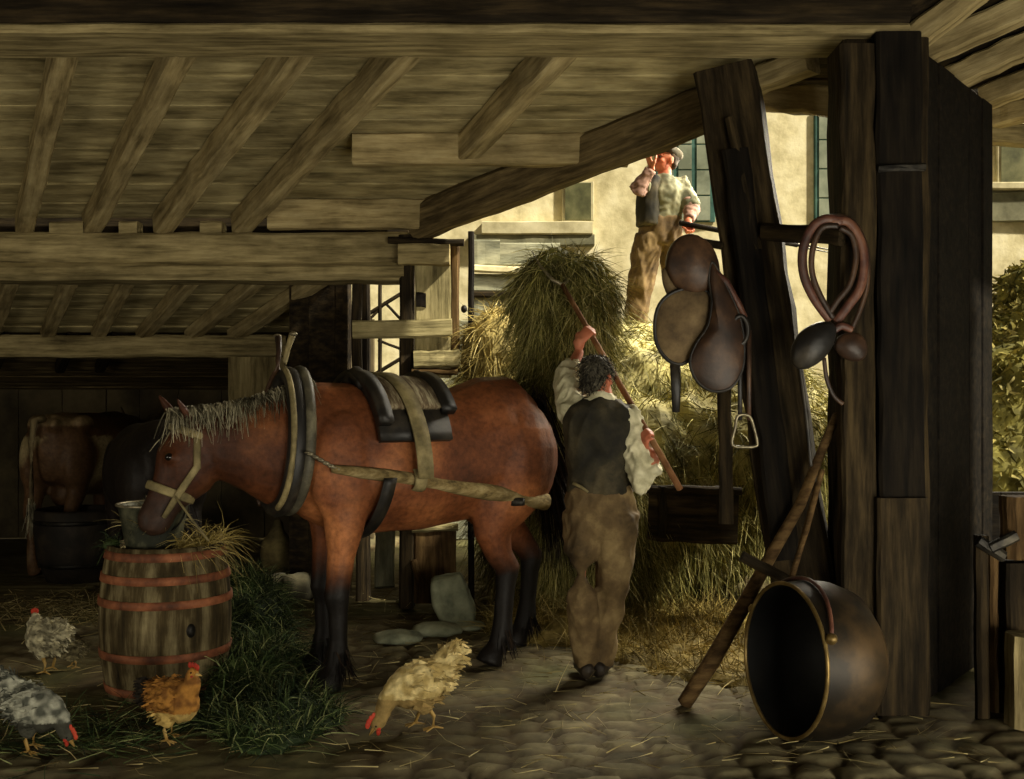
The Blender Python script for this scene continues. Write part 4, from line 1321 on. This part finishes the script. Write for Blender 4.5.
def headshape(T, c, fw, up, s=1.0):
    """c centre of the skull"""
    c, fw, up = V(c), V(fw).normalized(), V(up).normalized()
    sd = up.cross(fw).normalized(); fw = sd.cross(up)
    R = M((fw, sd, up)).transposed()
    q = lambda x, y, z: c + (fw * x + sd * y + up * z) * s
    T.ell(q(-.008, 0, .022), (.094 * s, .074 * s, .090 * s), R)
    T.ell(q(.025, 0, -.045), (.062 * s, .056 * s, .068 * s), R)
    T.ell(q(.055, 0, -.088), (.028 * s, .03 * s, .022 * s), R)          # chin
    T.loft([(q(.082, 0, .012), .010 * s, .010 * s), (q(.100, 0, -.018), .014 * s, .014 * s), (q(.098, 0, -.034), .018 * s, .011 * s)], tuple(fw), 8)  # nose
    T.ell(q(.082, 0, -.060), (.010 * s, .024 * s, .006 * s), R); T.ell(q(.080, 0, -.070), (.010 * s, .021 * s, .006 * s), R)   # lips
    for y in (-1, 1):
        T.ell(q(.074, y * .031, .020), (.012 * s, .022 * s, .007 * s), R)                # brows
        T.ell(q(.060, y * .042, -.025), (.022 * s, .020 * s, .02 * s), R)                # cheeks
        T.ell(q(-.008, y * .078, -.012), (.020 * s, .009 * s, .033 * s), R)              # ears
    return q, R


def skin_col(hc, tone=(186, 124, 92), red=(188, 92, 62)):
    hc = V(hc); a, b = np.array(lin(tone)), np.array(lin(red))
    def fn(p):
        t = .35 + .5 * noise.noise(V(p) * 11)
        return a * (1 - t) + b * t
    return fn


def folds(amp, f1=9.0, f2=22.0, st=(1, 1, .45)):
    return lambda p: (noise.noise(V((p.x * f1 * st[0], p.y * f1 * st[1], p.z * f1 * st[2]))) * amp + noise.noise(V((p.x * f2 * st[0], p.y * f2 * st[1], p.z * f2 * st[2] * 1.5))) * amp * .55)


def creases(amp, f=11.0, slant=.6):
    """long sharp folds running down a leg"""
    def fn(p):
        n = noise.noise(V((p.x * f + p.z * slant * f * .5, p.y * f, p.z * f * .33)))
        m = noise.noise(V((p.x * f * 2.1 - p.z * f * .9, p.y * f * 2.1, p.z * f * .8 + 7)))
        return amp * (1 - 3.2 * abs(n)) + amp * .5 * (1 - 3.2 * abs(m))
    return fn


def lerp3(a, b, t): return V(a).lerp(V(b), t)


# ---- worker in the foreground, seen from behind, pitching hay
wk = thing('person', 'man seen from behind in dark waistcoat and white sleeves, pitching hay', 'person', G(592, 684))
Yw = 5.72
hipL, hipR = P(583, 512, Yw), P(618, 512, Yw - .02)
kneL, kneR = P(583, 592, Yw - .02), P(610, 596, Yw + .04)
ankL, ankR = P(586, 664, Yw + .03), P(600, 662, Yw + .06)
pel, wai, che, nec = P(600, 500, Yw), P(600, 476, Yw + .0), P(601, 430, Yw - .02), P(603, 398, Yw - .02)
shL, shR = P(575, 412, Yw + .03), P(627, 416, Yw - .02)
elL, wrL = P(568, 378, Yw + .22), P(579, 352, Yw + .30)
elR, wrR = P(646, 478, Yw - .12), P(656, 456, Yw - .14)
hcW = P(597, 377, Yw + .01)
shaft0, shaft1 = P(680, 489, 5.38), P(589, 331, 6.06)
sdir = (shaft1 - shaft0).normalized()
# hand targets on the shaft
gL = shaft1 + sdir * -.02
gR = shaft0 + sdir * ((P(651, 438, 5.6) - shaft0).dot(sdir))
T = Tubes()
fwW = V((.55, .82, .12))
qW, RW = headshape(T, hcW, fwW, (.05, -.1, 1))
T.tube([nec + V((0, 0, -.04)), nec.lerp(hcW, .4), hcW + V((0, 0, -.03))], [.065, .056, .054], 12)
T.loft([(pel, .15, .10), (wai, .135, .095), (che, .165, .11), (lerp3(che, nec, .75), .15, .08), (nec, .07, .06)], (0, 1, 0), 16)
T.tube([shL, elL, lerp3(elL, wrL, .5), wrL], [.052, .042, .036, .027], 12)
T.tube([shR, elR, lerp3(elR, wrR, .5), wrR], [.05, .034, .032, .027], 12)
for h_, k_, a_ in ((hipL, kneL, ankL), (hipR, kneR, ankR)):
    T.tube([h_, lerp3(h_, k_, .5), k_, lerp3(k_, a_, .35), a_, a_ + V((0, 0, -.05))], [.06, .06, .045, .042, .034, .034], 12)
for w_, g_, nn, side in ((wrL, gL, V((.3, 1, -.2)), V((1, 0, 0))), (wrR, gR, V((.5, .5, 0)), V((-1, 0, 0)))):
    d = (g_ - w_)
    d = d - sdir * d.dot(sdir) * (.4 if side.x > 0 else .8)
    if d.length < .02: d = V((0, .3, 1))
    d.normalize()
    n_ = sdir.cross(d)
    # the palm faces the shaft: choose the normal that points away from the camera a little
    if n_.dot(V((0, 1, 0))) < 0: n_ = -n_
    w2 = g_ - d * .085 - n_ * .032
    T.tube([w_, w_.lerp(w2, .5), w2 + d * .02], [.029, .029, .029], 10)
    hand(T, w2, d, n_, sdir, 1.15)
T.grow('body', M_skin, wk, .0058, 3, None, skin_col(hcW))
# hair
T = Tubes(); T.ell(qW(-.018, 0, .032), (.092, .079, .086), RW); T.ell(qW(-.052, 0, -.02), (.052, .064, .062), RW)
for y in (-1, 1): T.ell(qW(.015, y * .066, .028), (.035, .016, .04), RW)
a, f = T.grown(.008, 3, lambda p: noise.noise(p * 30) * .006)
p, nr = surf_samples(a, f, 2600)
d = nr * .25 + np.array([[0, -.1, -.4]]) + rng.normal(size=(2600, 3)) * .4
v, g = strands(p - nr * .004, d, rng.uniform(.012, .03, 2600), rng.uniform(.004, .007, 2600), .3, 2, .4)
mk('hair', np.vstack([a, v]), f + (g + len(a)).tolist(), M_hair, wk, False)
T = Tubes()
for y in (-1, 1): T.ell(qW(.078, y * .031, .004), (.009, .013, .009), RW)
T.build('eyes', M_eye, wk)
# shirt: sleeves and collar
T = Tubes()
T.loft([(lerp3(wai, che, -.15), .125, .085), (wai, .122, .084), (che, .150, .095), (lerp3(che, nec, .7), .128, .066), (lerp3(nec, hcW, .12), .068, .064)], (0, 1, 0), 18)
T.tube([lerp3(che, shL, .7), shL, lerp3(shL, elL, .6), elL, lerp3(elL, wrL, .5), lerp3(elL, wrL, .62)], [.085, .082, .078, .072, .056, .046], 14)
T.tube([lerp3(che, shR, .7), shR, lerp3(shR, elR, .4), lerp3(shR, elR, .8), elR + V((0, 0, -.01)), lerp3(elR, wrR, .4), lerp3(elR, wrR, .6)], [.080, .076, .074, .080, .076, .056, .040], 14)
T.grow('shirt', M_shirt, wk, .008, 3, creases(.012, 13, 1.2))
# waistcoat
T = Tubes()
T.loft([(P(600, 492, Yw), .170, .128), (P(600, 470, Yw), .166, .126), (P(601, 445, Yw - .02), .192, .134), (P(602, 422, Yw - .02), .200, .128), (P(602, 408, Yw - .02), .165, .105), (P(603, 399, Yw - .02), .085, .078)], (0, 1, 0), 22, .15)
a, f = T.grown(.009, 3, creases(.008, 8, 1.0))
mk('waistcoat', a, f, M_vest, wk)
# trousers
T = Tubes()
T.loft([(P(600, 486, Yw), .165, .118), (P(600, 502, Yw), .180, .128), (P(601, 524, Yw), .182, .125), (P(601, 538, Yw), .150, .10)], (0, 1, 0), 18)
T.tube([hipL, lerp3(hipL, kneL, .5), kneL, lerp3(kneL, ankL, .5), ankL + V((0, 0, .0))], [.108, .098, .078, .075, .062], 14)
T.tube([hipR, lerp3(hipR, kneR, .5), kneR, lerp3(kneR, ankR, .5), ankR + V((0, 0, .0))], [.108, .100, .082, .075, .062], 14)
T.grow('trousers', M_trous, wk, .008, 4, creases(.010, 9))
# strap ends of the waistcoat and belt cinch
Tubes().loft([(P(573, 483, 5.605), .009, .004), (P(581, 487, 5.585), .008, .004), (P(588, 492, 5.575), .006, .004)], (0, 1, 0), 8).build('waist_strap', M_strap, wk)
for a_, dx in ((ankL, -.02), (ankR, .05)):
    b_ = V((a_.x, a_.y, .0))
    T = Tubes()
    T.loft([(b_ + V((-dx * .3, -.075, .045)), .036, .04), (b_ + V((0, -.03, .05)), .042, .048), (b_ + V((dx * .4, .06, .045)), .043, .042), (b_ + V((dx, .15, .032)), .042, .028), (b_ + V((dx * 1.2, .19, .026)), .028, .02)], (0, 0, 1), 12)
    T.tube([b_ + V((0, -.02, .05)), b_ + V((0, -.01, .13))], [.045, .046], 12)
    a, f = T.grown(.009, 3); a[:, 2] = np.maximum(a[:, 2], .001)
    mk('boot', a, f, M_shoe, wk)

# his pitchfork
pf = thing('pitchfork', 'long wooden pitchfork held by the man in the waistcoat', 'pitchfork', shaft0)
e1 = shaft0 + sdir * 1.52
T = Tubes().tube([shaft0, shaft0 + sdir * .5, shaft0 + sdir * 1.0, e1], [.0165, .0165, .016, .014], 10)
T.build('handle', mat_wood('fork_handle_wood', (70, 46, 28), (122, 84, 54), (164, 124, 84), grain=(3, 3, 3)), pf)
sx = sdir.cross(V((0, 0, 1))).normalized()
for s in (-1, 1):
    Tubes().tube([e1, e1 + sx * s * .05 + sdir * .04, e1 + sx * s * .08 + sdir * .16, e1 + sx * s * .08 + sdir * .30], [.011, .010, .008, .003], 8).build('tine', M_steel, pf)

# ---- man on the load
Ym = 9.2
mn = thing('person', 'man in cap and sage shirt standing on top of the hay load', 'person', P(640, 335, Ym))
hipL, hipR = P(649, 238, Ym), P(672, 238, Ym + .04)
kneL, kneR = P(640, 288, Ym - .04), P(676, 285, Ym + .2)
ankL, ankR = P(634, 332, Ym), P(682, 328, Ym + .3)
pel, wai, che, nec = P(660, 232, Ym), P(662, 217, Ym), P(662, 192, Ym - .02), P(664, 176, Ym - .02)
shL, shR = P(647, 183, Ym - .06), P(681, 184, Ym + .04)
elL, wrL = P(637, 190, Ym - .22), P(652, 168, Ym - .26)
elR, wrR = P(692, 208, Ym - .06), P(688, 222, Ym - .20)
hcM = P(666, 160, Ym - .03)
T = Tubes()
fwM = V((-.92, -.42, .28))
qM, RM = headshape(T, hcM, fwM, (.15, 0, 1), 1.02)
T.tube([nec + V((0, 0, -.05)), nec.lerp(hcM, .5)], [.06, .054], 12)
T.loft([(pel, .14, .10), (wai, .135, .095), (che, .165, .11), (nec, .07, .06)], (0, 1, 0), 14)
T.tube([shL, elL, wrL], [.05, .042, .028], 10); T.tube([shR, elR, wrR], [.05, .042, .028], 10)
for h_, k_, a_ in ((hipL, kneL, ankL), (hipR, kneR, ankR)):
    T.tube([h_, k_, lerp3(k_, a_, .4), a_], [.085, .055, .055, .036], 10)
hand(T, wrL, V((-.35, -.15, .9)), V((.8, .3, .2)), V((0, -1, .2)), 1.0)
fk0, fk1 = P(680, 223, Ym - .25), P(728, 232, Ym - .20)
fd = (fk1 - fk0).normalized()
gR2 = P(690, 217, Ym - .28)
dR = (gR2 - wrR); dR -= fd * dR.dot(fd)
if dR.length < .03: dR = V((0, -.5, .5))
dR.normalize(); nR = fd.cross(dR)
if nR.z > 0: nR = -nR
hand(T, wrR, V((.1, -.3, -.9)), V((0, -1, .2)), V((-1, 0, 0)), 1.1)
T.grow('body', M_skin, mn, .0075, 3, None, skin_col(hcM, (190, 124, 88), (196, 92, 60)))
T = Tubes(); T.ell(qM(-.03, 0, .03), (.088, .082, .086), RM); T.ell(qM(-.06, 0, -.02), (.045, .066, .05), RM)
a, f = T.grown(.009, 3, lambda p: noise.noise(p * 30) * .005)
mk('hair', a, f, mat_mottle('brown_hair', (30, 24, 17), (54, 42, 28), (84, 66, 44), 12, .8, .4), mn)
T = Tubes(); T.ell(qM(-.018, 0, .072), (.118, .098, .052), RM); T.ell(qM(-.06, 0, .055), (.085, .09, .06), RM)
T.loft([(qM(.05, 0, .052), .075, .012), (qM(.10, 0, .045), .066, .010), (qM(.145, 0, .036), .035, .006)], tuple(V((0, 0, 1))), 12)
T.grow('cap', M_cap, mn, .009, 3, folds(.008, 14, 30, (1, 1, 1)))
T = Tubes()
for y in (-1, 1): T.ell(qM(.080, y * .031, .004), (.009, .013, .009), RM)
T.build('eyes', M_eye, mn)
T = Tubes()
T.loft([(P(661, 222, Ym), .178, .128), (P(662, 212, Ym), .165, .120), (che, .188, .130), (P(664, 182, Ym - .02), .16, .1), (P(665, 175, Ym - .02), .075, .07)], (0, 1, 0), 18, .2)
T.tube([lerp3(che, shR, .6), shR, lerp3(shR, elR, .5), elR], [.085, .086, .084, .078], 12)
T.tube([lerp3(che, shL, .6), shL, lerp3(shL, elL, .6)], [.082, .082, .078], 12)
T.grow('shirt', M_shirt2, mn, .010, 3, folds(.018, 10, 24, (1, 1, .7)))
T = Tubes(); T.tube([lerp3(shL, elL, .5), elL, lerp3(elL, wrL, .9)], [.080, .078, .05], 12); T.grow('sleeve', M_pink, mn, .010, 3, folds(.014, 14, 30, (1, 1, 1)))
T = Tubes(); T.tube([lerp3(shR, elR, .75), elR, lerp3(elR, wrR, .8)], [.080, .076, .05], 12); T.grow('sleeve', M_pink, mn, .010, 3, folds(.014, 14, 30, (1, 1, 1)))
T = Tubes(); T.loft([(P(648, 226, Ym - .03), .10, .135), (P(648, 205, Ym - .03), .105, .14), (P(650, 188, Ym - .04), .10, .13), (P(655, 178, Ym - .03), .06, .1)], (0, 1, 0), 16, .2)
T.grow('waistcoat', M_vest, mn, .010, 3, folds(.010))
T = Tubes()
T.loft([(P(661, 218, Ym), .165, .125), (P(661, 230, Ym), .178, .13), (P(661, 244, Ym), .18, .125)], (0, 1, 0), 16, .2)
T.tube([hipL, lerp3(hipL, kneL, .5), kneL, lerp3(kneL, ankL, .5), ankL], [.125, .118, .105, .10, .085], 14)
T.tube([hipR, lerp3(hipR, kneR, .5), kneR, lerp3(kneR, ankR, .5), ankR], [.12, .112, .098, .09, .08], 14)
T.grow('trousers', M_trous2, mn, .012, 3, creases(.011))
for a_ in (ankL, ankR):
    T = Tubes().loft([(a_ + V((.05, 0, -.05)), .045, .045), (a_ + V((-.02, -.03, -.06)), .048, .042), (a_ + V((-.13, -.08, -.075)), .045, .03), (a_ + V((-.18, -.1, -.08)), .03, .02)], (0, 0, 1), 12)
    T.grow('boot', M_shoe, mn, .012, 3)
f2 = thing('pitchfork', 'dark fork handle in the right hand of the man on the load', 'pitchfork', fk0)
T = Tubes().tube([fk0, fk1, fk1 + fd * .6], [.022, .022, .02], 10); T.build('handle', W_old, f2)
for s in (-1, 1):
    e_ = fk1 + fd * .6
    Tubes().tube([e_, e_ + V((0, s * .06, 0)) + fd * .06, e_ + V((0, s * .06, 0)) + fd * .34], [.01, .009, .003], 8).build('tine', M_iron, f2)
# ------------------------------------------------------------------ saddle hanging on the brace
def outl(pts, Y, dY=0.0, n=3):
    """smooth closed outline through pixel points at distance Y"""
    k = len(pts); out = []
    for i in range(k):
        p0, p1, p2, p3 = pts[i - 1], pts[i], pts[(i + 1) % k], pts[(i + 2) % k]
        for s in range(n):
            t = s / n
            q = [0.5 * (2 * p1[c] + (p2[c] - p0[c]) * t + (2 * p0[c] - 5 * p1[c] + 4 * p2[c] - p3[c]) * t * t + (3 * p1[c] - p0[c] - 3 * p2[c] + p3[c]) * t ** 3) for c in (0, 1)]
            out.append(P(q[0], q[1], Y + dY * (q[1] - 240) / 150))
    return out


YS = 5.38
sa = thing('saddle', 'old leather riding saddle hung up on the leaning brace', 'saddle', P(702, 390, YS))
# seat
T = Tubes()
T.plate(outl([(690, 234), (710, 245), (719, 268), (716, 286), (700, 294), (684, 293), (671, 283), (665, 264), (672, 243)], YS - .03), .09, .05)
T.grow('seat', M_leather_b, sa, .012, 4)
# left flap with its pale lining turned to us, dark edge
lf = [(697, 288), (711, 296), (712, 318), (706, 338), (696, 353), (682, 364), (668, 360), (657, 344), (655, 322), (660, 304), (674, 292)]
o_ = outl(lf, YS - .05, -.04)
T = Tubes().plate(o_, .014, .035)
fl = T.build('flap', M_lining, sa)
Tubes().ring(o_, .010, .014, 8, (0, -1, 0)).build('flap_edge', M_leather_d, fl)
# right flap, outer side
rf = [(712, 262), (722, 278), (731, 296), (740, 318), (744, 345), (742, 370), (730, 388), (712, 391), (697, 381), (690, 362), (696, 344), (708, 326), (712, 300), (709, 278)]
o_ = outl(rf, YS - .09, -.05)
T = Tubes().plate(o_, .016, .04)
fl = T.build('flap', M_leather_b, sa)
Tubes().ring(o_, .008, .012, 8, (0, -1, 0)).build('flap_edge', M_leather_d, fl)
T = Tubes().plate(outl([(665, 268), (680, 292), (674, 302), (666, 292), (662, 278)], YS - .02), .03, .02)
T.build('saddle_panel', M_lining, sa)
T = Tubes().tube([P(x, y, YS - .10) for x, y in ((715, 272), (726, 282), (737, 302), (745, 318))], [.016, .018, .018, .014], 10)
T.build('leather_strap', M_leather_r, sa)
T = Tubes().loft([(P(675, 362, YS - .02), .026, .007), (P(676, 385, YS - .02), .024, .007), (P(676, 412, YS - .02), .018, .006)], (0, 1, 0), 8)
T.build('girth_strap', M_leather_d, sa)
T = Tubes().ring([P(740 + 8 * math.cos(t), 330 + 14 * math.sin(t), YS - .13) for t in np.linspace(0, 2 * math.pi, 18, endpoint=False)], .012, nrm=(0, 1, 0))
T.build('stirrup_buckle', M_leather_d, sa)
for dx in (-4, 5):
    Tubes().loft([(P(744 + dx, 330, YS - .13), .012, .006), (P(744 + dx, 380, YS - .13), .011, .006), (P(744 + dx, 420, YS - .13), .011, .006)], (0, 1, 0), 8).build('stirrup_leather', M_leather_d if dx < 0 else M_leather_b, sa)
pts = [(738, 416), (749, 416), (754, 428), (757, 441), (756, 446), (745, 447), (734, 446), (732, 441), (735, 428)]
st_ = Tubes().ring(outl(pts, YS - .13, 0, 4), .0075, .010, 8, (0, 1, 0)).build('stirrup', M_steel, sa)
tag(Tubes().loft([(P(690, 240, 5.36), .02, .02), (P(712, 244, 5.5), .02, .02), (P(724, 246, 5.62), .022, .022)], (0, 0, 1), 10).build('saddle_peg', W_dark), 'wooden peg in the brace behind the hanging saddle', 'peg')

# ------------------------------------------------------------------ reins and blinkers on the peg rail
YR = 5.02
bd_ = thing('bridle', 'looped leather reins with blinkers hanging from the peg rail', 'bridle', P(835, 375, YR))
def strap(pts, w, th, mat, nm, Y=YR):
    k = len(pts); sm = []
    for i in range(k - 1):
        p0 = pts[max(i - 1, 0)]; p1 = pts[i]; p2 = pts[i + 1]; p3 = pts[min(i + 2, k - 1)]
        for s in range(5):
            t = s / 5
            sm.append(tuple(0.5 * (2 * p1[c] + (p2[c] - p0[c]) * t + (2 * p0[c] - 5 * p1[c] + 4 * p2[c] - p3[c]) * t * t + (3 * p1[c] - p0[c] - 3 * p2[c] + p3[c]) * t ** 3) for c in (0, 1)))
    sm.append(pts[-1])
    return Tubes().loft([(P(x, y, Y), w, th) for x, y in sm], (0, 1, 0), 8).build(nm, mat, bd_)
strap([(842, 222), (826, 219), (812, 228), (803, 250), (804, 275), (814, 298), (830, 320)], .022, .012, M_leather_r, 'rein')
strap([(838, 226), (822, 228), (813, 248), (812, 272), (820, 295), (833, 318)], .014, .010, M_leather_b, 'rein', YR - .01)
strap([(832, 222), (848, 222), (860, 240), (864, 262), (860, 288), (848, 306), (836, 322)], .022, .012, M_leather_r, 'rein')
strap([(840, 228), (852, 236), (856, 258), (850, 284), (838, 300), (830, 312)], .014, .010, M_leather_b, 'rein', YR - .01)
strap([(826, 217), (844, 217), (858, 228), (867, 252), (867, 285), (860, 310), (852, 328)], .012, .009, M_leather_b, 'rein', YR + .01)
T = Tubes().plate(outl([(800, 332), (818, 322), (834, 324), (834, 342), (822, 360), (804, 370), (792, 364), (791, 348)], YR - .03), .05, .05); T.grow('blinker', M_leather_d, bd_, .012, 3)
T = Tubes().plate(outl([(838, 336), (854, 332), (865, 340), (866, 356), (856, 362), (842, 358), (834, 348)], YR - .03), .04, .035); T.grow('blinker', M_leather_b, bd_, .012, 3)
strap([(800, 366), (804, 395), (808, 430), (811, 466)], .008, .005, M_leather_d, 'hanging_strap', YR)
strap([(824, 358), (827, 380), (834, 396), (843, 404)], .010, .006, M_leather_b, 'hanging_strap', YR - .04)
strap([(834, 330), (842, 326), (852, 330)], .018, .012, M_leather_r, 'brow_strap', YR - .04)

# ------------------------------------------------------------------ poles leaning on the brace
t0 = thing('hay_rake', 'long worn pole with a short crosspiece, leaning across the brace', 'tool', G(684, 706))
Yb = G(684, 706).y
pp = [(684, 704, Yb - .0), (712, 661, Yb + .02), (742, 608, Yb + .03), (765, 566, Yb + .04), (800, 505, Yb + .04), (822, 450, Yb + .02), (837, 414, Yb)]
T = Tubes().tube([P(*q) for q in pp], [.036, .040, .036, .030, .026, .022, .020], 10)
T.build('pole', W_brown, t0)
bar('crosspiece', P(742, 556, Yb - .02), P(792, 582, Yb - .02), .05, .05, W_dark, t0, n=4)
tag(Tubes().tube([P(822, 470, Yb - .08), P(806, 530, Yb - .10), P(788, 590, Yb - .12), G(768, 700)], [.014, .016, .017, .016], 8).build('thin_stick', W_brown),
    'thin stick leaning just behind the copper cauldron', 'stick')

# ------------------------------------------------------------------ cauldron lying on its side
cd_ = thing('cauldron', 'big copper cauldron tipped on its side before the great post', 'cauldron', (1.3, 4.75, 0))
cc_ = P(784, 664, 4.68)
ax_ = V((.95, .30, -.05)).normalized()                    # from mouth to bottom
upc = V((.14, 0, 1)); s1_ = ax_.cross(upc).normalized(); s2_ = s1_.cross(ax_)
M_copper = mat_mottle('sooty_copper', (20, 16, 11), (36, 29, 18), (78, 60, 35), 3, .5, .2, metal=.35, spec=.4)
M_soot = mat_mottle('sooty_inside', (14, 14, 13), (24, 24, 22), (38, 37, 33), 3, .6, .2, metal=.1)
M_rim = mat_mottle('brass_rim', (84, 68, 38), (118, 98, 56), (160, 138, 88), 8, .4, .2, metal=.6)
R0 = .325
def lathe(prof, n=48):
    T = Tubes()
    for r, d in prof:
        for j in range(n):
            q = 2 * math.pi * j / n
            T.v.append(cc_ + ax_ * d + (s1_ * math.cos(q) + s2_ * math.sin(q)) * max(r, .001))
    for i in range(len(prof) - 1):
        for j in range(n):
            T.f.append((i * n + j, i * n + (j + 1) % n, (i + 1) * n + (j + 1) % n, (i + 1) * n + j))
    return T
lathe([(R0 - .012, .004), (R0 - .012, .06), (R0 - .006, .16), (R0 - .04, .26), (R0 - .12, .33), (.11, .365), (0, .37)]).build('inner_wall', M_soot, cd_)
lathe([(R0 - .004, 0), (R0 + .004, .05), (R0 + .012, .12), (R0 + .006, .20), (R0 - .025, .29), (R0 - .10, .36), (.12, .40), (0, .41)][::-1]).build('outer_wall', M_copper, cd_)
Tubes().ring([cc_ + (s1_ * math.cos(t) + s2_ * math.sin(t)) * (R0 - .002) for t in np.linspace(0, 2 * math.pi, 56, endpoint=False)], .009, nrm=tuple(ax_)).build('rim', M_rim, cd_)
hp = [cc_ + (s1_ * math.cos(t) + s2_ * math.sin(t)) * (R0 + .02) + ax_ * (.02 + .07 * math.sin((t - .5) / (2.7 - .5) * math.pi)) for t in np.linspace(.5, 2.7, 18)]
Tubes().tube(hp, .009, 8).build('bail_handle', M_leather_r, cd_)
for t in (.5, 2.7):
    Tubes().ell(cc_ + (s1_ * math.cos(t) + s2_ * math.sin(t)) * (R0 + .02) + ax_ * .02, .024, n=10, m=8).build('handle_lug', M_rim, cd_)
mz = min((MAT[o.name] @ v.co).z for o in cd_.children for v in o.data.vertices)
cd_.location.z -= mz - .002

# ------------------------------------------------------------------ work bench at the right edge
wb = thing('vise_bench', 'rough wooden bench post with an iron clamp at the right edge', 'bench', G(1000, 716))
Yv = G(1000, 716).y
bar('bench_leg', P(982, 722, Yv), P(980, 535, Yv), .055, .06, W_dark, wb, up=(0, 1, 0), n=6)
bar('bench_leg', P(994, 716, Yv + .1), P(993, 552, Yv + .1), .04, .05, W_brown, wb, up=(0, 1, 0), n=6)
bar('bench_body', P(1022, 722, Yv + .12), P(1018, 560, Yv + .12), .20, .2, W_dark, wb, up=(0, 1, 0), n=5)
bar('bench_top', P(1002, 548, Yv + .05), P(1070, 560, Yv + .05), .22, .05, W_dark, wb, n=5)
bar('clamp_jaw', P(978, 540, Yv - .06), P(1004, 556, Yv - .06), .05, .05, M_iron, wb, n=3)
bar('clamp_screw', P(990, 548, Yv - .08), P(1016, 535, Yv - .08), .035, .05, M_iron, wb, n=3)
tag(bar('wood_block', P(1018, 558, Yv), P(1018, 496, Yv), .135, .14, W_brown, up=(0, 1, 0), ch=.03, n=5), 'upright brown wood block on the bench at the right edge', 'block')
tag(bar('chopping_block', P(1024, 726, Yv - .15), P(1024, 634, Yv - .15), .13, .16, W_beam, up=(0, 1, 0), ch=.03, n=5), 'pale square block standing on the floor at the right edge', 'block')
wall('wall_low', (2.72, 6.6, 0), (3.9, 6.5, 0), 0, .9, .05, W_old, .2)
# ------------------------------------------------------------------ light, camera
w = bpy.data.worlds.new('World'); bpy.context.scene.world = w
w.use_nodes = True
bg = w.node_tree.nodes['Background']
bg.inputs['Color'].default_value = (1.0, .90, .68, 1)
bg.inputs['Strength'].default_value = .22

def sun(name, toward, strength, color, angle=3):
    l = bpy.data.lights.new(name, 'SUN'); l.energy = strength; l.color = color; l.angle = math.radians(angle)
    o = bpy.data.objects.new(name, l); C.objects.link(o)
    o.rotation_euler = V(toward).to_track_quat('Z', 'Y').to_euler()
    return o

def area(name, loc, target, sx, sy, power, color):
    l = bpy.data.lights.new(name, 'AREA'); l.energy = power; l.color = color; l.shape = 'RECTANGLE'; l.size = sx; l.size_y = sy
    o = bpy.data.objects.new(name, l); C.objects.link(o)
    o.location = loc
    o.rotation_euler = (V(loc) - V(target)).to_track_quat('Z', 'Y').to_euler()
    return o

sun('sun', (.68, -.36, .70), 8.0, (1.0, .92, .73))
area('yard_daylight', (3.4, 9.6, 4.2), (-.2, 6.2, .6), 3.0, 2.2, 760, (1.0, .91, .72))
area('low_front_fill', (2.3, 2.9, .06), (-1.6, 5.6, 3.0), 2.2, 1.8, 95, (1.0, .92, .74))  # added unseen lamp near the floor, lights the roof from below

area('front_fill', (2.7, -2.6, .7), (-1.8, 8.0, 1.6), 2.4, 1.2, 215, (1.0, .92, .74))  # added unseen fill lamp for surfaces facing the viewer
area('left_fill', (-4.4, 1.6, .9), (-3.2, 9.0, .4), 1.4, 1.2, 55, (1.0, .90, .70))  # added fill lamp for the dim far left; no door there

cam = bpy.data.cameras.new('camera'); co = bpy.data.objects.new('camera', cam); C.objects.link(co)
cam.sensor_width = 36; cam.lens = F / 1024 * 36
co.location = (0, 0, H); co.rotation_euler = (math.radians(90), 0, 0)
cam.shift_y = (YH - 389.5) / 1024
cam.clip_start = .05
sc = bpy.context.scene
sc.camera = co
sc.view_settings.view_transform = 'Standard'
sc.view_settings.look = 'None'
sc.view_settings.gamma = 1.0
sc.view_settings.use_curve_mapping = False
sc.view_settings.exposure = 0.0
